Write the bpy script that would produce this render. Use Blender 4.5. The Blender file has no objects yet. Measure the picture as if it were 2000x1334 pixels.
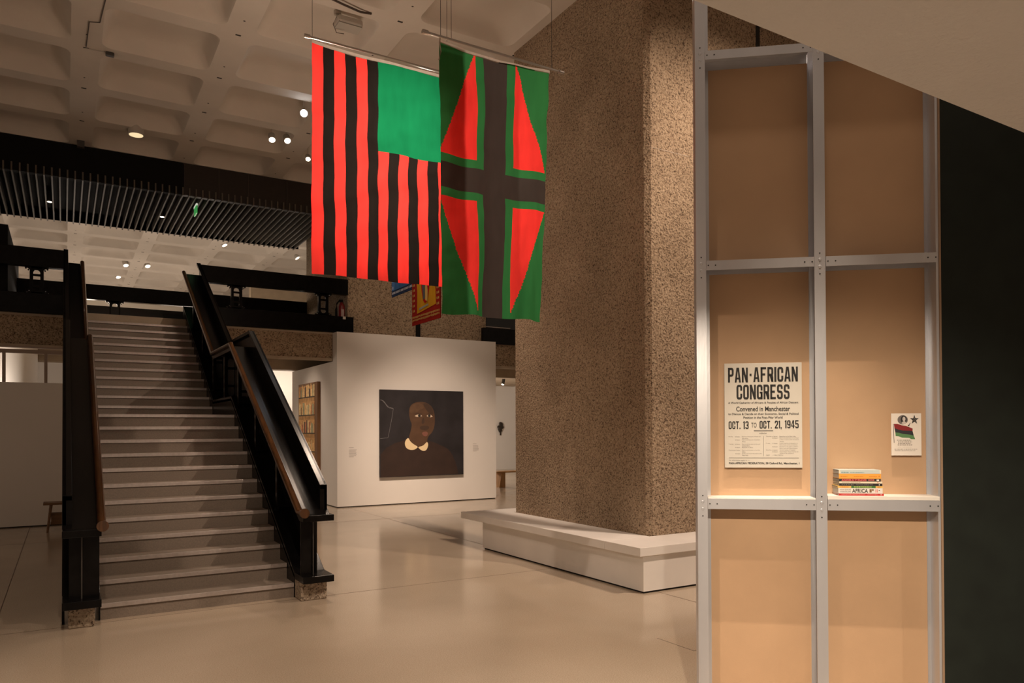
import bpy, bmesh, math, random
from mathutils import Vector, Matrix
PI = math.pi
SC = bpy.context.scene
COL = SC.collection
random.seed(7)

# ------------------------------------------------------------------ camera
F_PX, YAW, PITCH, ROLL, SHIFT = 1454.47, 0.541542, 0.0090425, -0.0042714, 157.98
c = Vector((math.sin(YAW)*math.cos(PITCH), math.cos(YAW)*math.cos(PITCH), math.sin(PITCH)))
r = Vector((math.cos(YAW), -math.sin(YAW), 0.0))
u = r.cross(c)
r2 = math.cos(ROLL)*r + math.sin(ROLL)*u
u2 = r2.cross(c)
cam = bpy.data.objects.new('camera', bpy.data.cameras.new('camera'))
COL.objects.link(cam)
M = Matrix.Identity(4)
for i in range(3):
    M[i][0], M[i][1], M[i][2] = r2[i], u2[i], -c[i]
M[0][3], M[1][3], M[2][3] = 0.0, 0.0, 1.65
cam.matrix_world = M
cam.data.sensor_width = 36.0
cam.data.lens = F_PX*36.0/2000.0
cam.data.shift_y = SHIFT/2000.0
cam.data.clip_start = 0.05
cam.data.clip_end = 200
SC.camera = cam

# ------------------------------------------------------------------ exposure, world
SC.view_settings.view_transform = 'Standard'
SC.view_settings.look = 'None'
SC.view_settings.exposure = 0.0
SC.view_settings.gamma = 1.0
w = bpy.data.worlds.new('gallery_air')
SC.world = w
w.use_nodes = True
bg = w.node_tree.nodes['Background']
bg.inputs[0].default_value = (1.0, 0.72, 0.52, 1)
bg.inputs[1].default_value = 0.23

WARM = (1.0, 0.765, 0.585)
NEUT = (1.0, 0.85, 0.72)
COOL = (0.86, 0.92, 1.0)

def aim(o, tgt):
    d = Vector(tgt) - o.location
    o.rotation_euler = d.to_track_quat('-Z', 'Y').to_euler()

def spot(loc, tgt, watts, deg=50, blend=0.6, col=WARM, radius=0.05):
    l = bpy.data.lights.new('spot_lamp', 'SPOT')
    l.energy = watts; l.spot_size = math.radians(deg); l.spot_blend = blend
    l.color = col; l.shadow_soft_size = radius
    o = bpy.data.objects.new('spot_lamp', l); COL.objects.link(o)
    o.location = loc; aim(o, tgt)
    return o

def point(loc, watts, col=WARM, radius=0.15):
    l = bpy.data.lights.new('fill_point', 'POINT')
    l.energy = watts; l.color = col; l.shadow_soft_size = radius
    o = bpy.data.objects.new('fill_point', l); COL.objects.link(o); o.location = loc
    return o

def area(loc, tgt, watts, sx, sy, col=WARM):
    l = bpy.data.lights.new('area_lamp', 'AREA')
    l.energy = watts; l.color = col; l.shape = 'RECTANGLE'; l.size = sx; l.size_y = sy
    o = bpy.data.objects.new('area_lamp', l); COL.objects.link(o); o.location = loc; aim(o, tgt)
    return o

#LIGHTS
# wall washers on the painting wall
spot((4.9, 9.6, 6.85), (7.6, 15.4, 0.1), 2050, 40, 1.0, WARM, 0.06)
spot((3.0, 9.8, 6.85), (5.7, 15.4, 0.2), 1100, 36, 1.0, WARM, 0.06)
# track spots over the stair and added fill spots, the balustrade throws its shadow to the left
spot((3.2, 2.6, 6.85), (0.9, 8.5, 0.7), 560, 25, 0.6, WARM, 0.03)
spot((1.5, 1.0, 2.74), (1.15, 9.2, 1.35), 130, 20, 0.7, WARM, 0.03)  # added frontal fill under the low ceiling, lifts the risers
spot((4.6, 9.4, 6.85), (7.0, 15.8, 4.4), 420, 36, 0.9, WARM, 0.05)  # added to brighten the upper pillar
spot((4.0, 10.6, 6.85), (1.2, 14.2, 3.3), 200, 44, 0.6, WARM, 0.03)
# hall floor, bench and pillar
spot((0.2, 1.9, 6.85), (1.3, 4.3, 0), 1350, 56, 0.9, WARM, 0.06)
spot((4.2, 10.8, 6.85), (4.0, 10.2, 0), 950, 75, 0.9, WARM, 0.06)
spot((7.4, 2.8, 6.85), (6.4, 6.3, 2.6), 1150, 85, 0.8, WARM, 0.05)
spot((7.0, 2.6, 6.85), (5.5, 5.7, 0.3), 620, 26, 0.9, WARM, 0.04)  # added narrow spot brightening the right face of the bench
# added fill light for ceiling and bench, its point hidden behind the cloths
point((2.7, 9.0, 4.4), 70, WARM, 0.25)
spot((0.6, 4.2, 6.85), (4.9, 7.6, 0.0), 380, 26, 0.9, WARM, 0.05)
# added unseen downlights around the camera, brightening the low ceiling by floor bounce
for (lx, ly) in ((-1.2, -0.4), (1.6, -1.0), (4.2, -0.6)):
    spot((lx, ly, 2.76), (lx, ly, 0), 190, 140, 0.9, NEUT, 0.05)
# partition: one lamp under the low ceiling, one from the tall hall
spot((1.05, 0.65, 2.74), (3.42, 2.5, 0.85), 400, 54, 1.0, (1.0, 0.82, 0.62), 0.02)
spot((2.55, 1.75, 6.85), (3.40, 2.5, 0.4), 1700, 15, 0.8, (1.0, 0.80, 0.60), 0.02)
spot((2.45, 1.85, 6.85), (3.45, 2.55, 2.6), 110, 60, 1.0, WARM, 0.15)  # added wide fill for the upper bays
# flags from behind and in front
spot((3.43, 12.36, 6.72), (2.45, 7.1, 4.45), 3300, 28, 1.0, NEUT, 0.05)
spot((5.0, 11.2, 6.8), (3.3, 5.7, 3.7), 1900, 36, 0.8, NEUT, 0.05)
# upper gallery: added fill points hidden behind the balustrade
for (gx, gy) in ((0.2, 21.5), (3.2, 21.5), (6.2, 21.5), (0.2, 27.0), (3.2, 27.0), (1.5, 31.0)):
    point((gx, gy, 4.4), 58, NEUT, 0.5)
# rooms below the gallery: added fill lights kept out of view
point((5.4, 20.6, 2.9), 75, NEUT, 0.2)
point((10.2, 22.5, 1.9), 420, NEUT, 0.25)
spot((3.3, 17.2, 3.35), (4.95, 17.2, 1.3), 60, 90, 0.9, WARM, 0.04)
point((-1.9, 17.6, 2.1), 90, NEUT, 0.1)

# ------------------------------------------------------------------ materials
def mat(name, col, rough=0.6, metal=0.0, var=0.0, vscale=6.0, bump=0.0, bscale=60.0, spec=0.5,
        stretch=None, emit=None, estr=0.0, coat=0.0, col2=None, detail=4.0):
    m = bpy.data.materials.new(name); m.use_nodes = True
    nt = m.node_tree; b = nt.nodes['Principled BSDF']
    b.inputs['Base Color'].default_value = (*col, 1)
    b.inputs['Roughness'].default_value = rough
    b.inputs['Metallic'].default_value = metal
    b.inputs['Specular IOR Level'].default_value = spec
    b.inputs['Coat Weight'].default_value = coat
    if emit:
        b.inputs['Emission Color'].default_value = (*emit, 1)
        b.inputs['Emission Strength'].default_value = estr
    tc = nt.nodes.new('ShaderNodeTexCoord')
    mp = nt.nodes.new('ShaderNodeMapping')
    nt.links.new(tc.outputs['Object'], mp.inputs['Vector'])
    if stretch: mp.inputs['Scale'].default_value = stretch
    if var > 0 or col2:
        n = nt.nodes.new('ShaderNodeTexNoise'); n.inputs['Scale'].default_value = vscale
        n.inputs['Detail'].default_value = detail
        nt.links.new(mp.outputs['Vector'], n.inputs['Vector'])
        cr = nt.nodes.new('ShaderNodeValToRGB')
        cr.color_ramp.elements[0].position = 0.3; cr.color_ramp.elements[1].position = 0.7
        if col2:
            cr.color_ramp.elements[0].color = (*col2, 1); cr.color_ramp.elements[1].color = (*col, 1)
        else:
            cr.color_ramp.elements[0].color = (*[x*(1-var) for x in col], 1)
            cr.color_ramp.elements[1].color = (*[min(1, x*(1+var)) for x in col], 1)
        nt.links.new(n.outputs['Fac'], cr.inputs['Fac'])
        nt.links.new(cr.outputs['Color'], b.inputs['Base Color'])
    if bump > 0:
        n2 = nt.nodes.new('ShaderNodeTexNoise'); n2.inputs['Scale'].default_value = bscale
        n2.inputs['Detail'].default_value = 5.0
        nt.links.new(mp.outputs['Vector'], n2.inputs['Vector'])
        bp = nt.nodes.new('ShaderNodeBump'); bp.inputs['Strength'].default_value = bump
        bp.inputs['Distance'].default_value = 0.02
        nt.links.new(n2.outputs['Fac'], bp.inputs['Height'])
        nt.links.new(bp.outputs['Normal'], b.inputs['Normal'])
    return m

def concrete(name, base, dark, light, chip=26.0, strength=1.0, dist=0.03):
    """tooled aggregate concrete: pitted relief, dark specks, pale chips"""
    m = bpy.data.materials.new(name); m.use_nodes = True
    nt = m.node_tree; L = nt.links; b = nt.nodes['Principled BSDF']
    b.inputs['Roughness'].default_value = 0.9; b.inputs['Specular IOR Level'].default_value = 0.2
    tc = nt.nodes.new('ShaderNodeTexCoord')
    big = nt.nodes.new('ShaderNodeTexNoise'); big.inputs['Scale'].default_value = 1.3; big.inputs['Detail'].default_value = 6
    mid = nt.nodes.new('ShaderNodeTexNoise'); mid.inputs['Scale'].default_value = chip; mid.inputs['Detail'].default_value = 3
    mid.inputs['Roughness'].default_value = 0.6
    spk = nt.nodes.new('ShaderNodeTexNoise'); spk.inputs['Scale'].default_value = chip*1.6; spk.inputs['Detail'].default_value = 2
    for n in (big, mid, spk): L.new(tc.outputs['Object'], n.inputs['Vector'])
    cr = nt.nodes.new('ShaderNodeValToRGB')
    e = cr.color_ramp.elements
    e[0].position = 0.30; e[0].color = (*dark, 1)
    e[1].position = 0.72; e[1].color = (*light, 1)
    x = e.new(0.45); x.color = (*base, 1)
    L.new(mid.outputs['Fac'], cr.inputs['Fac'])
    cr2 = nt.nodes.new('ShaderNodeValToRGB')
    cr2.color_ramp.elements[0].position = 0.36; cr2.color_ramp.elements[0].color = (0.34, 0.31, 0.30, 1)
    cr2.color_ramp.elements[1].position = 0.44; cr2.color_ramp.elements[1].color = (1, 1, 1, 1)
    L.new(spk.outputs['Fac'], cr2.inputs['Fac'])
    mx = nt.nodes.new('ShaderNodeMix'); mx.data_type = 'RGBA'; mx.blend_type = 'MULTIPLY'
    mx.inputs['Factor'].default_value = 1.0
    L.new(cr.outputs['Color'], mx.inputs['A']); L.new(cr2.outputs['Color'], mx.inputs['B'])
    cr3 = nt.nodes.new('ShaderNodeValToRGB')
    cr3.color_ramp.elements[0].position = 0.3; cr3.color_ramp.elements[0].color = (0.8, 0.78, 0.76, 1)
    cr3.color_ramp.elements[1].position = 0.7; cr3.color_ramp.elements[1].color = (1.1, 1.1, 1.1, 1)
    L.new(big.outputs['Fac'], cr3.inputs['Fac'])
    mx2 = nt.nodes.new('ShaderNodeMix'); mx2.data_type = 'RGBA'; mx2.blend_type = 'MULTIPLY'
    mx2.inputs['Factor'].default_value = 1.0
    L.new(mx.outputs['Result'], mx2.inputs['A']); L.new(cr3.outputs['Color'], mx2.inputs['B'])
    L.new(mx2.outputs['Result'], b.inputs['Base Color'])
    bp = nt.nodes.new('ShaderNodeBump'); bp.inputs['Strength'].default_value = strength; bp.inputs['Distance'].default_value = dist
    L.new(mid.outputs['Fac'], bp.inputs['Height']); L.new(bp.outputs['Normal'], b.inputs['Normal'])
    return m

def cloth(name, col, trans=0.5):
    m = bpy.data.materials.new(name); m.use_nodes = True
    nt = m.node_tree; L = nt.links
    nt.nodes.remove(nt.nodes['Principled BSDF'])
    out = nt.nodes['Material Output']
    d = nt.nodes.new('ShaderNodeBsdfDiffuse'); t = nt.nodes.new('ShaderNodeBsdfTranslucent')
    tc = nt.nodes.new('ShaderNodeTexCoord'); mp = nt.nodes.new('ShaderNodeMapping')
    mp.inputs['Scale'].default_value = (5, 5, 1.2)
    n = nt.nodes.new('ShaderNodeTexNoise'); n.inputs['Scale'].default_value = 2.2; n.inputs['Detail'].default_value = 4
    L.new(tc.outputs['Object'], mp.inputs['Vector']); L.new(mp.outputs['Vector'], n.inputs['Vector'])
    cr = nt.nodes.new('ShaderNodeValToRGB')
    cr.color_ramp.elements[0].position = 0.3; cr.color_ramp.elements[1].position = 0.7
    cr.color_ramp.elements[0].color = (*[x*0.85 for x in col], 1); cr.color_ramp.elements[1].color = (*col, 1)
    L.new(n.outputs['Fac'], cr.inputs['Fac'])
    L.new(cr.outputs['Color'], d.inputs['Color']); L.new(cr.outputs['Color'], t.inputs['Color'])
    w_ = nt.nodes.new('ShaderNodeTexWave'); w_.inputs['Scale'].default_value = 220; w_.inputs['Distortion'].default_value = 0.6
    L.new(tc.outputs['Object'], w_.inputs['Vector'])
    bp = nt.nodes.new('ShaderNodeBump'); bp.inputs['Strength'].default_value = 0.05
    L.new(w_.outputs['Fac'], bp.inputs['Height']); L.new(bp.outputs['Normal'], d.inputs['Normal'])
    mx = nt.nodes.new('ShaderNodeMixShader'); mx.inputs[0].default_value = trans
    L.new(d.outputs[0], mx.inputs[1]); L.new(t.outputs[0], mx.inputs[2]); L.new(mx.outputs[0], out.inputs['Surface'])
    return m

MT = {}
MT['ceil'] = mat('painted_ceiling', (0.66, 0.60, 0.53), 0.85, var=0.05, vscale=1.5, bump=0.08, bscale=30)
MT['slot'] = mat('dark_slot', (0.03, 0.025, 0.02), 0.8)
MT['white'] = mat('white_wall_paint', (0.80, 0.77, 0.73), 0.8, var=0.02, vscale=1.0, bump=0.03, bscale=120)
MT['plaster'] = mat('textured_plaster', (0.62, 0.60, 0.58), 0.9, var=0.03, vscale=2, bump=0.35, bscale=38)
MT['bench'] = mat('white_bench_paint', (0.82, 0.79, 0.76), 0.5, var=0.04, vscale=2.2)
MT['gap'] = mat('shadow_gap_board', (0.02, 0.018, 0.016), 0.9)
MT['pillar'] = concrete('tooled_concrete', (0.42, 0.315, 0.215), (0.22, 0.155, 0.11), (0.55, 0.43, 0.315), 40, 1.0, 0.03)
MT['beam'] = concrete('hammered_concrete', (0.40, 0.30, 0.20), (0.20, 0.14, 0.095), (0.52, 0.40, 0.28), 30, 1.0, 0.04)
MT['smooth'] = mat('smooth_concrete', (0.42, 0.34, 0.25), 0.85, var=0.12, vscale=3, bump=0.1, bscale=50)
MT['block'] = mat('sandy_wall', (0.52, 0.42, 0.30), 0.9, var=0.08, vscale=4, bump=0.2, bscale=60)
MT['pad'] = concrete('broken_concrete', (0.42, 0.34, 0.26), (0.2, 0.14, 0.09), (0.58, 0.49, 0.38), 34, 0.9, 0.02)
MT['black'] = mat('black_painted_steel', (0.006, 0.0055, 0.0055), 0.2, var=0.3, vscale=12, bump=0.04, bscale=90, spec=0.13)
MT['blackmatt'] = mat('matt_black_board', (0.008, 0.0075, 0.007), 0.85, spec=0.15)
MT['greenblack'] = mat('dark_green_black_paint', (0.0085, 0.0125, 0.0095), 0.7, var=0.2, vscale=8, spec=0.3)
MT['infill'] = mat('black_infill_board', (0.007, 0.0065, 0.0065), 0.4, spec=0.3)
MT['glass'] = mat('dark_infill_glass', (0.010, 0.012, 0.012), 0.12, spec=0.5)
MT['oak'] = mat('varnished_oak', (0.085, 0.035, 0.012), 0.18, var=0.35, vscale=7, stretch=(6, 1, 1), coat=0.3)
MT['tread'] = mat('terrazzo_tread', (0.22, 0.18, 0.145), 0.7, var=0.12, vscale=90, bump=0.05, bscale=150)
MT['nosing'] = mat('metal_nosing', (0.46, 0.41, 0.385), 0.36, metal=0.3, var=0.1, vscale=30)
MT['alu'] = mat('mill_aluminium', (0.60, 0.61, 0.65), 0.33, metal=0.6, var=0.06, vscale=5, stretch=(1, 1, 0.2), bump=0.02, bscale=40)
MT['mdf'] = mat('mdf_board', (0.50, 0.325, 0.195), 0.75, var=0.05, vscale=3, bump=0.03, bscale=220)
MT['shelf'] = mat('whitewashed_board', (0.74, 0.70, 0.65), 0.7, var=0.07, vscale=9, stretch=(0.3, 1, 1))
MT['paper'] = mat('cream_paper', (0.58, 0.545, 0.485), 0.8, var=0.02, vscale=4)
MT['ink'] = mat('black_ink', (0.018, 0.017, 0.017), 0.8)
MT['ink2'] = mat('grey_ink', (0.13, 0.115, 0.10), 0.85)
MT['screw'] = mat('dark_screw_hole', (0.015, 0.015, 0.016), 0.6)
MT['steel'] = mat('brushed_rod_steel', (0.55, 0.52, 0.50), 0.3, metal=1.0)
MT['wire'] = mat('thin_wire', (0.05, 0.04, 0.035), 0.6)
MT['lamp'] = mat('lamp_housing', (0.55, 0.51, 0.46), 0.5, metal=0.2)
MT['lampdk'] = mat('dark_lamp_housing', (0.06, 0.055, 0.05), 0.5)
MT['lens'] = mat('lit_lens', (1, 0.9, 0.75), 0.4, emit=(1.0, 0.86, 0.66), estr=6.0)
MT['lensdim'] = mat('dim_lit_lens', (1, 0.9, 0.75), 0.4, emit=(1.0, 0.78, 0.45), estr=0.9)
MT['lenscool'] = mat('bright_white_lens', (1, 1, 1), 0.4, emit=(0.92, 0.95, 1.0), estr=40.0)
MT['cable'] = mat('brown_conduit', (0.07, 0.05, 0.04), 0.6)

# floor: polished terrazzo with cut joints and soft patches
def floor_mat():
    m = bpy.data.materials.new('polished_terrazzo'); m.use_nodes = True
    nt = m.node_tree; L = nt.links; b = nt.nodes['Principled BSDF']
    tc = nt.nodes.new('ShaderNodeTexCoord')
    big = nt.nodes.new('ShaderNodeTexNoise'); big.inputs['Scale'].default_value = 0.55; big.inputs['Detail'].default_value = 5
    fine = nt.nodes.new('ShaderNodeTexNoise'); fine.inputs['Scale'].default_value = 130; fine.inputs['Detail'].default_value = 2
    for n in (big, fine): L.new(tc.outputs['Object'], n.inputs['Vector'])
    cr = nt.nodes.new('ShaderNodeValToRGB')
    cr.color_ramp.elements[0].position = 0.35; cr.color_ramp.elements[0].color = (0.455, 0.375, 0.285, 1)
    cr.color_ramp.elements[1].position = 0.65; cr.color_ramp.elements[1].color = (0.53, 0.445, 0.345, 1)
    L.new(big.outputs['Fac'], cr.inputs['Fac'])
    cf = nt.nodes.new('ShaderNodeValToRGB')
    cf.color_ramp.elements[0].position = 0.35; cf.color_ramp.elements[0].color = (0.82, 0.80, 0.78, 1)
    cf.color_ramp.elements[1].position = 0.6; cf.color_ramp.elements[1].color = (1.05, 1.05, 1.05, 1)
    L.new(fine.outputs['Fac'], cf.inputs['Fac'])
    mx = nt.nodes.new('ShaderNodeMix'); mx.data_type = 'RGBA'; mx.blend_type = 'MULTIPLY'; mx.inputs['Factor'].default_value = 1
    L.new(cr.outputs['Color'], mx.inputs['A']); L.new(cf.outputs['Color'], mx.inputs['B'])
    L.new(mx.outputs['Result'], b.inputs['Base Color'])
    b.inputs['Roughness'].default_value = 0.27
    b.inputs['Specular IOR Level'].default_value = 0.55
    rr = nt.nodes.new('ShaderNodeMapRange'); rr.inputs['To Min'].default_value = 0.10; rr.inputs['To Max'].default_value = 0.2
    L.new(big.outputs['Fac'], rr.inputs['Value']); L.new(rr.outputs['Result'], b.inputs['Roughness'])
    return m
MT['floor'] = floor_mat()

# ------------------------------------------------------------------ mesh builder
class MB:
    def __init__(s):
        s.v = []; s.f = []; s.m = []; s.sm = []
    def add(s, vs, fs, mi=0, smooth=False):
        o = len(s.v); s.v += [tuple(p) for p in vs]
        for f in fs:
            s.f.append(tuple(i+o for i in f)); s.m.append(mi); s.sm.append(smooth)
        return s
    def box(s, x0, x1, y0, y1, z0, z1, mi=0):
        vs = [(x, y, z) for z in (z0, z1) for y in (y0, y1) for x in (x0, x1)]
        return s.add(vs, [(0, 2, 3, 1), (4, 5, 7, 6), (0, 1, 5, 4), (2, 6, 7, 3), (0, 4, 6, 2), (1, 3, 7, 5)], mi)
    def prism(s, poly, axis, a, b, mi=0):
        """extrude a 2D polygon; axis 'x': poly is (y,z); 'y': (x,z); 'z': (x,y)"""
        def P(p, t):
            return {'x': (t, p[0], p[1]), 'y': (p[0], t, p[1]), 'z': (p[0], p[1], t)}[axis]
        n = len(poly); vs = [P(p, a) for p in poly] + [P(p, b) for p in poly]
        fs = [tuple(range(n))[::-1], tuple(range(n, 2*n))] + [(i, (i+1) % n, n+(i+1) % n, n+i) for i in range(n)]
        return s.add(vs, fs, mi)
    def poly(s, pts, mi=0):
        return s.add(pts, [tuple(range(len(pts)))], mi)
    def ring(s, outer, inner, axis, a, b, mi=0):
        n = len(outer)
        def P(p, t):
            return {'x': (t, p[0], p[1]), 'y': (p[0], t, p[1]), 'z': (p[0], p[1], t)}[axis]
        vs = [P(p, a) for p in outer]+[P(p, a) for p in inner]+[P(p, b) for p in outer]+[P(p, b) for p in inner]
        fs = []
        for i in range(n):
            j = (i+1) % n
            fs += [(i, j, n+j, n+i), (2*n+i, 3*n+i, 3*n+j, 2*n+j), (i, 2*n+i, 2*n+j, j), (n+i, n+j, 3*n+j, 3*n+i)]
        return s.add(vs, fs, mi)
    def tube(s, path, rad, n=12, mi=0, caps=True):
        pts = [Vector(p) for p in path]; vs = []; up = None
        for i, p in enumerate(pts):
            t = (pts[min(i+1, len(pts)-1)] - pts[max(i-1, 0)]).normalized()
            ref = Vector((0, 0, 1)) if abs(t.z) < 0.95 else Vector((1, 0, 0))
            a = t.cross(ref).normalized(); b = a.cross(t).normalized()
            k = rad[i] if isinstance(rad, (list, tuple)) else rad
            for q in range(n):
                an = 2*PI*q/n
                vs.append(p + a*math.cos(an)*k + b*math.sin(an)*k)
        fs = []
        for i in range(len(pts)-1):
            for q in range(n):
                fs.append((i*n+q, i*n+(q+1) % n, (i+1)*n+(q+1) % n, (i+1)*n+q))
        s.add(vs, fs, mi, True)
        if caps:
            s.add(vs[:n], [tuple(range(n))[::-1]], mi); s.add(vs[-n:], [tuple(range(n))], mi)
        return s
    def ball(s, p, rx, ry, rz, n=14, mi=0):
        vs = []; fs = []; k = n//2
        for i in range(k+1):
            th = PI*i/k
            for j in range(n):
                ph = 2*PI*j/n
                vs.append((p[0]+rx*math.sin(th)*math.cos(ph), p[1]+ry*math.sin(th)*math.sin(ph), p[2]+rz*math.cos(th)))
        for i in range(k):
            for j in range(n):
                fs.append((i*n+j, (i+1)*n+j, (i+1)*n+(j+1) % n, i*n+(j+1) % n))
        return s.add(vs, fs, mi, True)
    def text(s, body, x0, x1, z0, z1, y, mi=0, bold=0.0, depth=0.0004):
        """lettering filling a rectangle in the XZ plane, facing -Y"""
        cu = bpy.data.curves.new('lettering', 'FONT'); cu.body = body; cu.size = 1.0; cu.offset = bold
        cu.resolution_u = 3
        o = bpy.data.objects.new('lettering', cu); COL.objects.link(o)
        dg = bpy.context.evaluated_depsgraph_get()
        me = bpy.data.meshes.new_from_object(o.evaluated_get(dg))
        xs = [v.co.x for v in me.vertices]; ys = [v.co.y for v in me.vertices]
        if xs:
            ax, bx, ay, by = min(xs), max(xs), min(ys), max(ys)
            sx = (x1-x0)/max(1e-6, bx-ax); sz = (z1-z0)/max(1e-6, by-ay)
            s.add([(x0+(v.co.x-ax)*sx, y, z0+(v.co.y-ay)*sz) for v in me.vertices], [tuple(p.vertices) for p in me.polygons], mi)
        bpy.data.objects.remove(o); bpy.data.curves.remove(cu); bpy.data.meshes.remove(me)
        return s
    def block(s, body, x0, x1, z0, z1, y, mi=0, gap=0.16):
        """heavy condensed capitals drawn from stems, bars and rounded bowls"""
        V, Hh = 0.34, 0.15
        adv = {'I': 0.36, '1': 0.50, '.': 0.34, ',': 0.34, ' ': 0.5, '-': 0.5, 'N': 1.05, 'A': 1.08}
        tot = sum(adv.get(ch, 1.0) for ch in body) + gap*(len(body)-1)
        def bowl(a0, a1, b0, b1, keep):
            n = 5; rx = min(0.36, (a1-a0)*0.42); rz = min(0.2, (b1-b0)*0.4)
            def rr(p0, p1, q0, q1, ex, ez):
                pts = []
                for (cx, cz, st) in ((p1-ex, q1-ez, 0), (p0+ex, q1-ez, 90), (p0+ex, q0+ez, 180), (p1-ex, q0+ez, 270)):
                    for k in range(n+1):
                        t = math.radians(st+90*k/n); pts.append((cx+ex*math.cos(t), cz+ez*math.sin(t)))
                return pts
            def fill(pts):
                out = []
                for i in range(len(pts)):
                    (px, pz), (qx, qz) = pts[i], pts[(i+1) % len(pts)]
                    m = 6
                    for k in range(m): out.append((px+(qx-px)*k/m, pz+(qz-pz)*k/m))
                return out
            o = fill(rr(a0, a1, b0, b1, rx, rz)); i_ = fill(rr(a0+V, a1-V, b0+Hh, b1-Hh, 0.02 if rx < .1 else 0.08, 0.06))
            res = []
            for k in range(len(o)):
                l = (k+1) % len(o)
                mx = (o[k][0]+i_[k][0]+o[l][0]+i_[l][0])/4; mz = (o[k][1]+i_[k][1]+o[l][1]+i_[l][1])/4
                if keep(mx, mz): res.append([o[k], o[l], i_[l], i_[k]])
            return res
        def R4(a0, a1, b0, b1): return [(a0, b0), (a1, b0), (a1, b1), (a0, b1)]
        yes = lambda x, z: True
        def glyph(g):
            if g == 'I': return [R4(0, .36, 0, 1)]
            if g == '1': return [R4(.14, .50, 0, 1), [(0, .80), (.14, .80), (.14, 1.0), (.10, .92), (0, .90)]]
            if g == '.': return [R4(0, .30, 0, .18)]
            if g == ',': return [R4(0, .30, 0, .18), [(.08, -.13), (.2, -.13), (.30, 0), (.08, 0)]]
            if g == '-': return [R4(.02, .42, .40, .58)]
            if g == 'P': return [R4(0, V, 0, 1)] + bowl(0, 1, .40, 1, lambda x, z: x > V*0.9) + [R4(V*.5, V*1.1, 1-Hh, 1), R4(V*.5, V*1.1, .40, .40+Hh)]
            if g == 'R': return glyph('P') + [[(V, .46), (.60, .46), (1.03, 0), (.66, 0)], R4(.64, 1.0, 0, .30), [(.6, .46), (.9, .5), (1.0, .3), (.64, .3)]]
            if g == 'F': return [R4(0, V, 0, 1), R4(0, .95, 1-Hh, 1), R4(0, .80, .43, .43+Hh)]
            if g == 'E': return [R4(0, V, 0, 1), R4(0, .95, 1-Hh, 1), R4(0, .80, .43, .43+Hh), R4(0, .97, 0, Hh)]
            if g == 'T': return [R4(.5-V/2, .5+V/2, 0, 1), R4(0, 1, 1-Hh, 1)]
            if g == 'N': return [R4(0, .32, 0, 1), R4(.73, 1.05, 0, 1), [(.0, 1), (.36, 1), (1.05, 0), (.69, 0)]]
            if g == 'A': return [[(0, 0), (.33, 0), (.60, 1), (.32, 1)], [(1.08, 0), (.75, 0), (.48, 1), (.76, 1)], R4(.25, .82, .20, .33)]
            if g == 'O': return bowl(0, 1, 0, 1, yes)
            if g == '0': return bowl(0, 1, 0, 1, yes)
            if g == 'C': return bowl(0, 1, 0, 1, lambda x, z: not (x > .6 and .40 < z < .60))
            if g == 'G': return bowl(0, 1, 0, 1, lambda x, z: not (x > .6 and .50 < z < .64)) + [R4(.5, 1, .40, .52), R4(.66, 1, .0, .52)]
            if g == 'S': return bowl(0, 1, .43, 1, lambda x, z: not (x > .6 and z < .70)) + bowl(0, 1, 0, .57, lambda x, z: not (x < .4 and z > .30))
            if g == '3': return bowl(0, 1, .43, 1, lambda x, z: not (x < .4 and z < .74)) + bowl(0, 1, 0, .57, lambda x, z: not (x < .4 and z > .26))
            if g == '2': return bowl(0, 1, .40, 1, lambda x, z: not (x < .4 and z < .68) and not (z < .54 and x < .6)) + [[(0, Hh), (.42, Hh), (1.0, .58), (.62, .58)], R4(0, 1, 0, Hh+.01)]
            if g == '4': return [R4(.50, .84, 0, 1), R4(0, 1, .20, .20+Hh), [(0, .34), (.26, .34), (.62, 1), (.42, 1)]]
            if g == '5': return [R4(0, .95, 1-Hh, 1), R4(0, .30, .46, 1)] + bowl(0, 1, 0, .64, lambda x, z: not (x < .4 and .26 < z < .5))
            if g == '9': return bowl(0, 1, .36, 1, yes) + bowl(0, 1, 0, .8, lambda x, z: x > .6 or z < .22)
            return []
        sx = (x1-x0)/tot; px = x0
        for g in body:
            for pl in glyph(g):
                s.add([(px+a*sx, y, z0+b*(z1-z0)) for (a, b) in pl], [tuple(range(len(pl)))], mi)
            px += (adv.get(g, 1.0)+gap)*sx
        return s
    def build(s, name, mats, parent=None, bevel=0.0, loc=None, recalc=True):
        me = bpy.data.meshes.new(name); me.from_pydata(s.v, [], s.f)
        if not isinstance(mats, (list, tuple)): mats = [mats]
        for m in mats: me.materials.append(m)
        for p, mi, sm in zip(me.polygons, s.m, s.sm):
            p.material_index = mi; p.use_smooth = sm
        if recalc:
            bm = bmesh.new(); bm.from_mesh(me); bmesh.ops.recalc_face_normals(bm, faces=bm.faces); bm.to_mesh(me); bm.free()
        me.update()
        o = bpy.data.objects.new(name, me); COL.objects.link(o)
        if loc: o.location = loc
        if parent: o.parent = parent
        if bevel > 0:
            b = o.modifiers.new('edge_bevel', 'BEVEL'); b.width = bevel; b.segments = 2; b.limit_method = 'ANGLE'
            b.angle_limit = math.radians(40)
        return o

def thing(name, label, cat, loc=(0, 0, 0), rotz=0.0, group=None):
    o = bpy.data.objects.new(name, None); COL.objects.link(o)
    o.empty_display_size = 0.1
    o.location = loc; o.rotation_euler = (0, 0, rotz)
    o['label'] = label; o['category'] = cat
    if group: o['group'] = group
    return o
def tag(o, label, cat, group=None):
    o['label'] = label; o['category'] = cat
    if group: o['group'] = group
    return o
def struct(name, mb, mats, label=None, parent=None, bevel=0.0):
    o = mb.build(name, mats, parent, bevel)
    if not parent: o['kind'] = 'structure'
    if label: o['label'] = label
    return o

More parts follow.
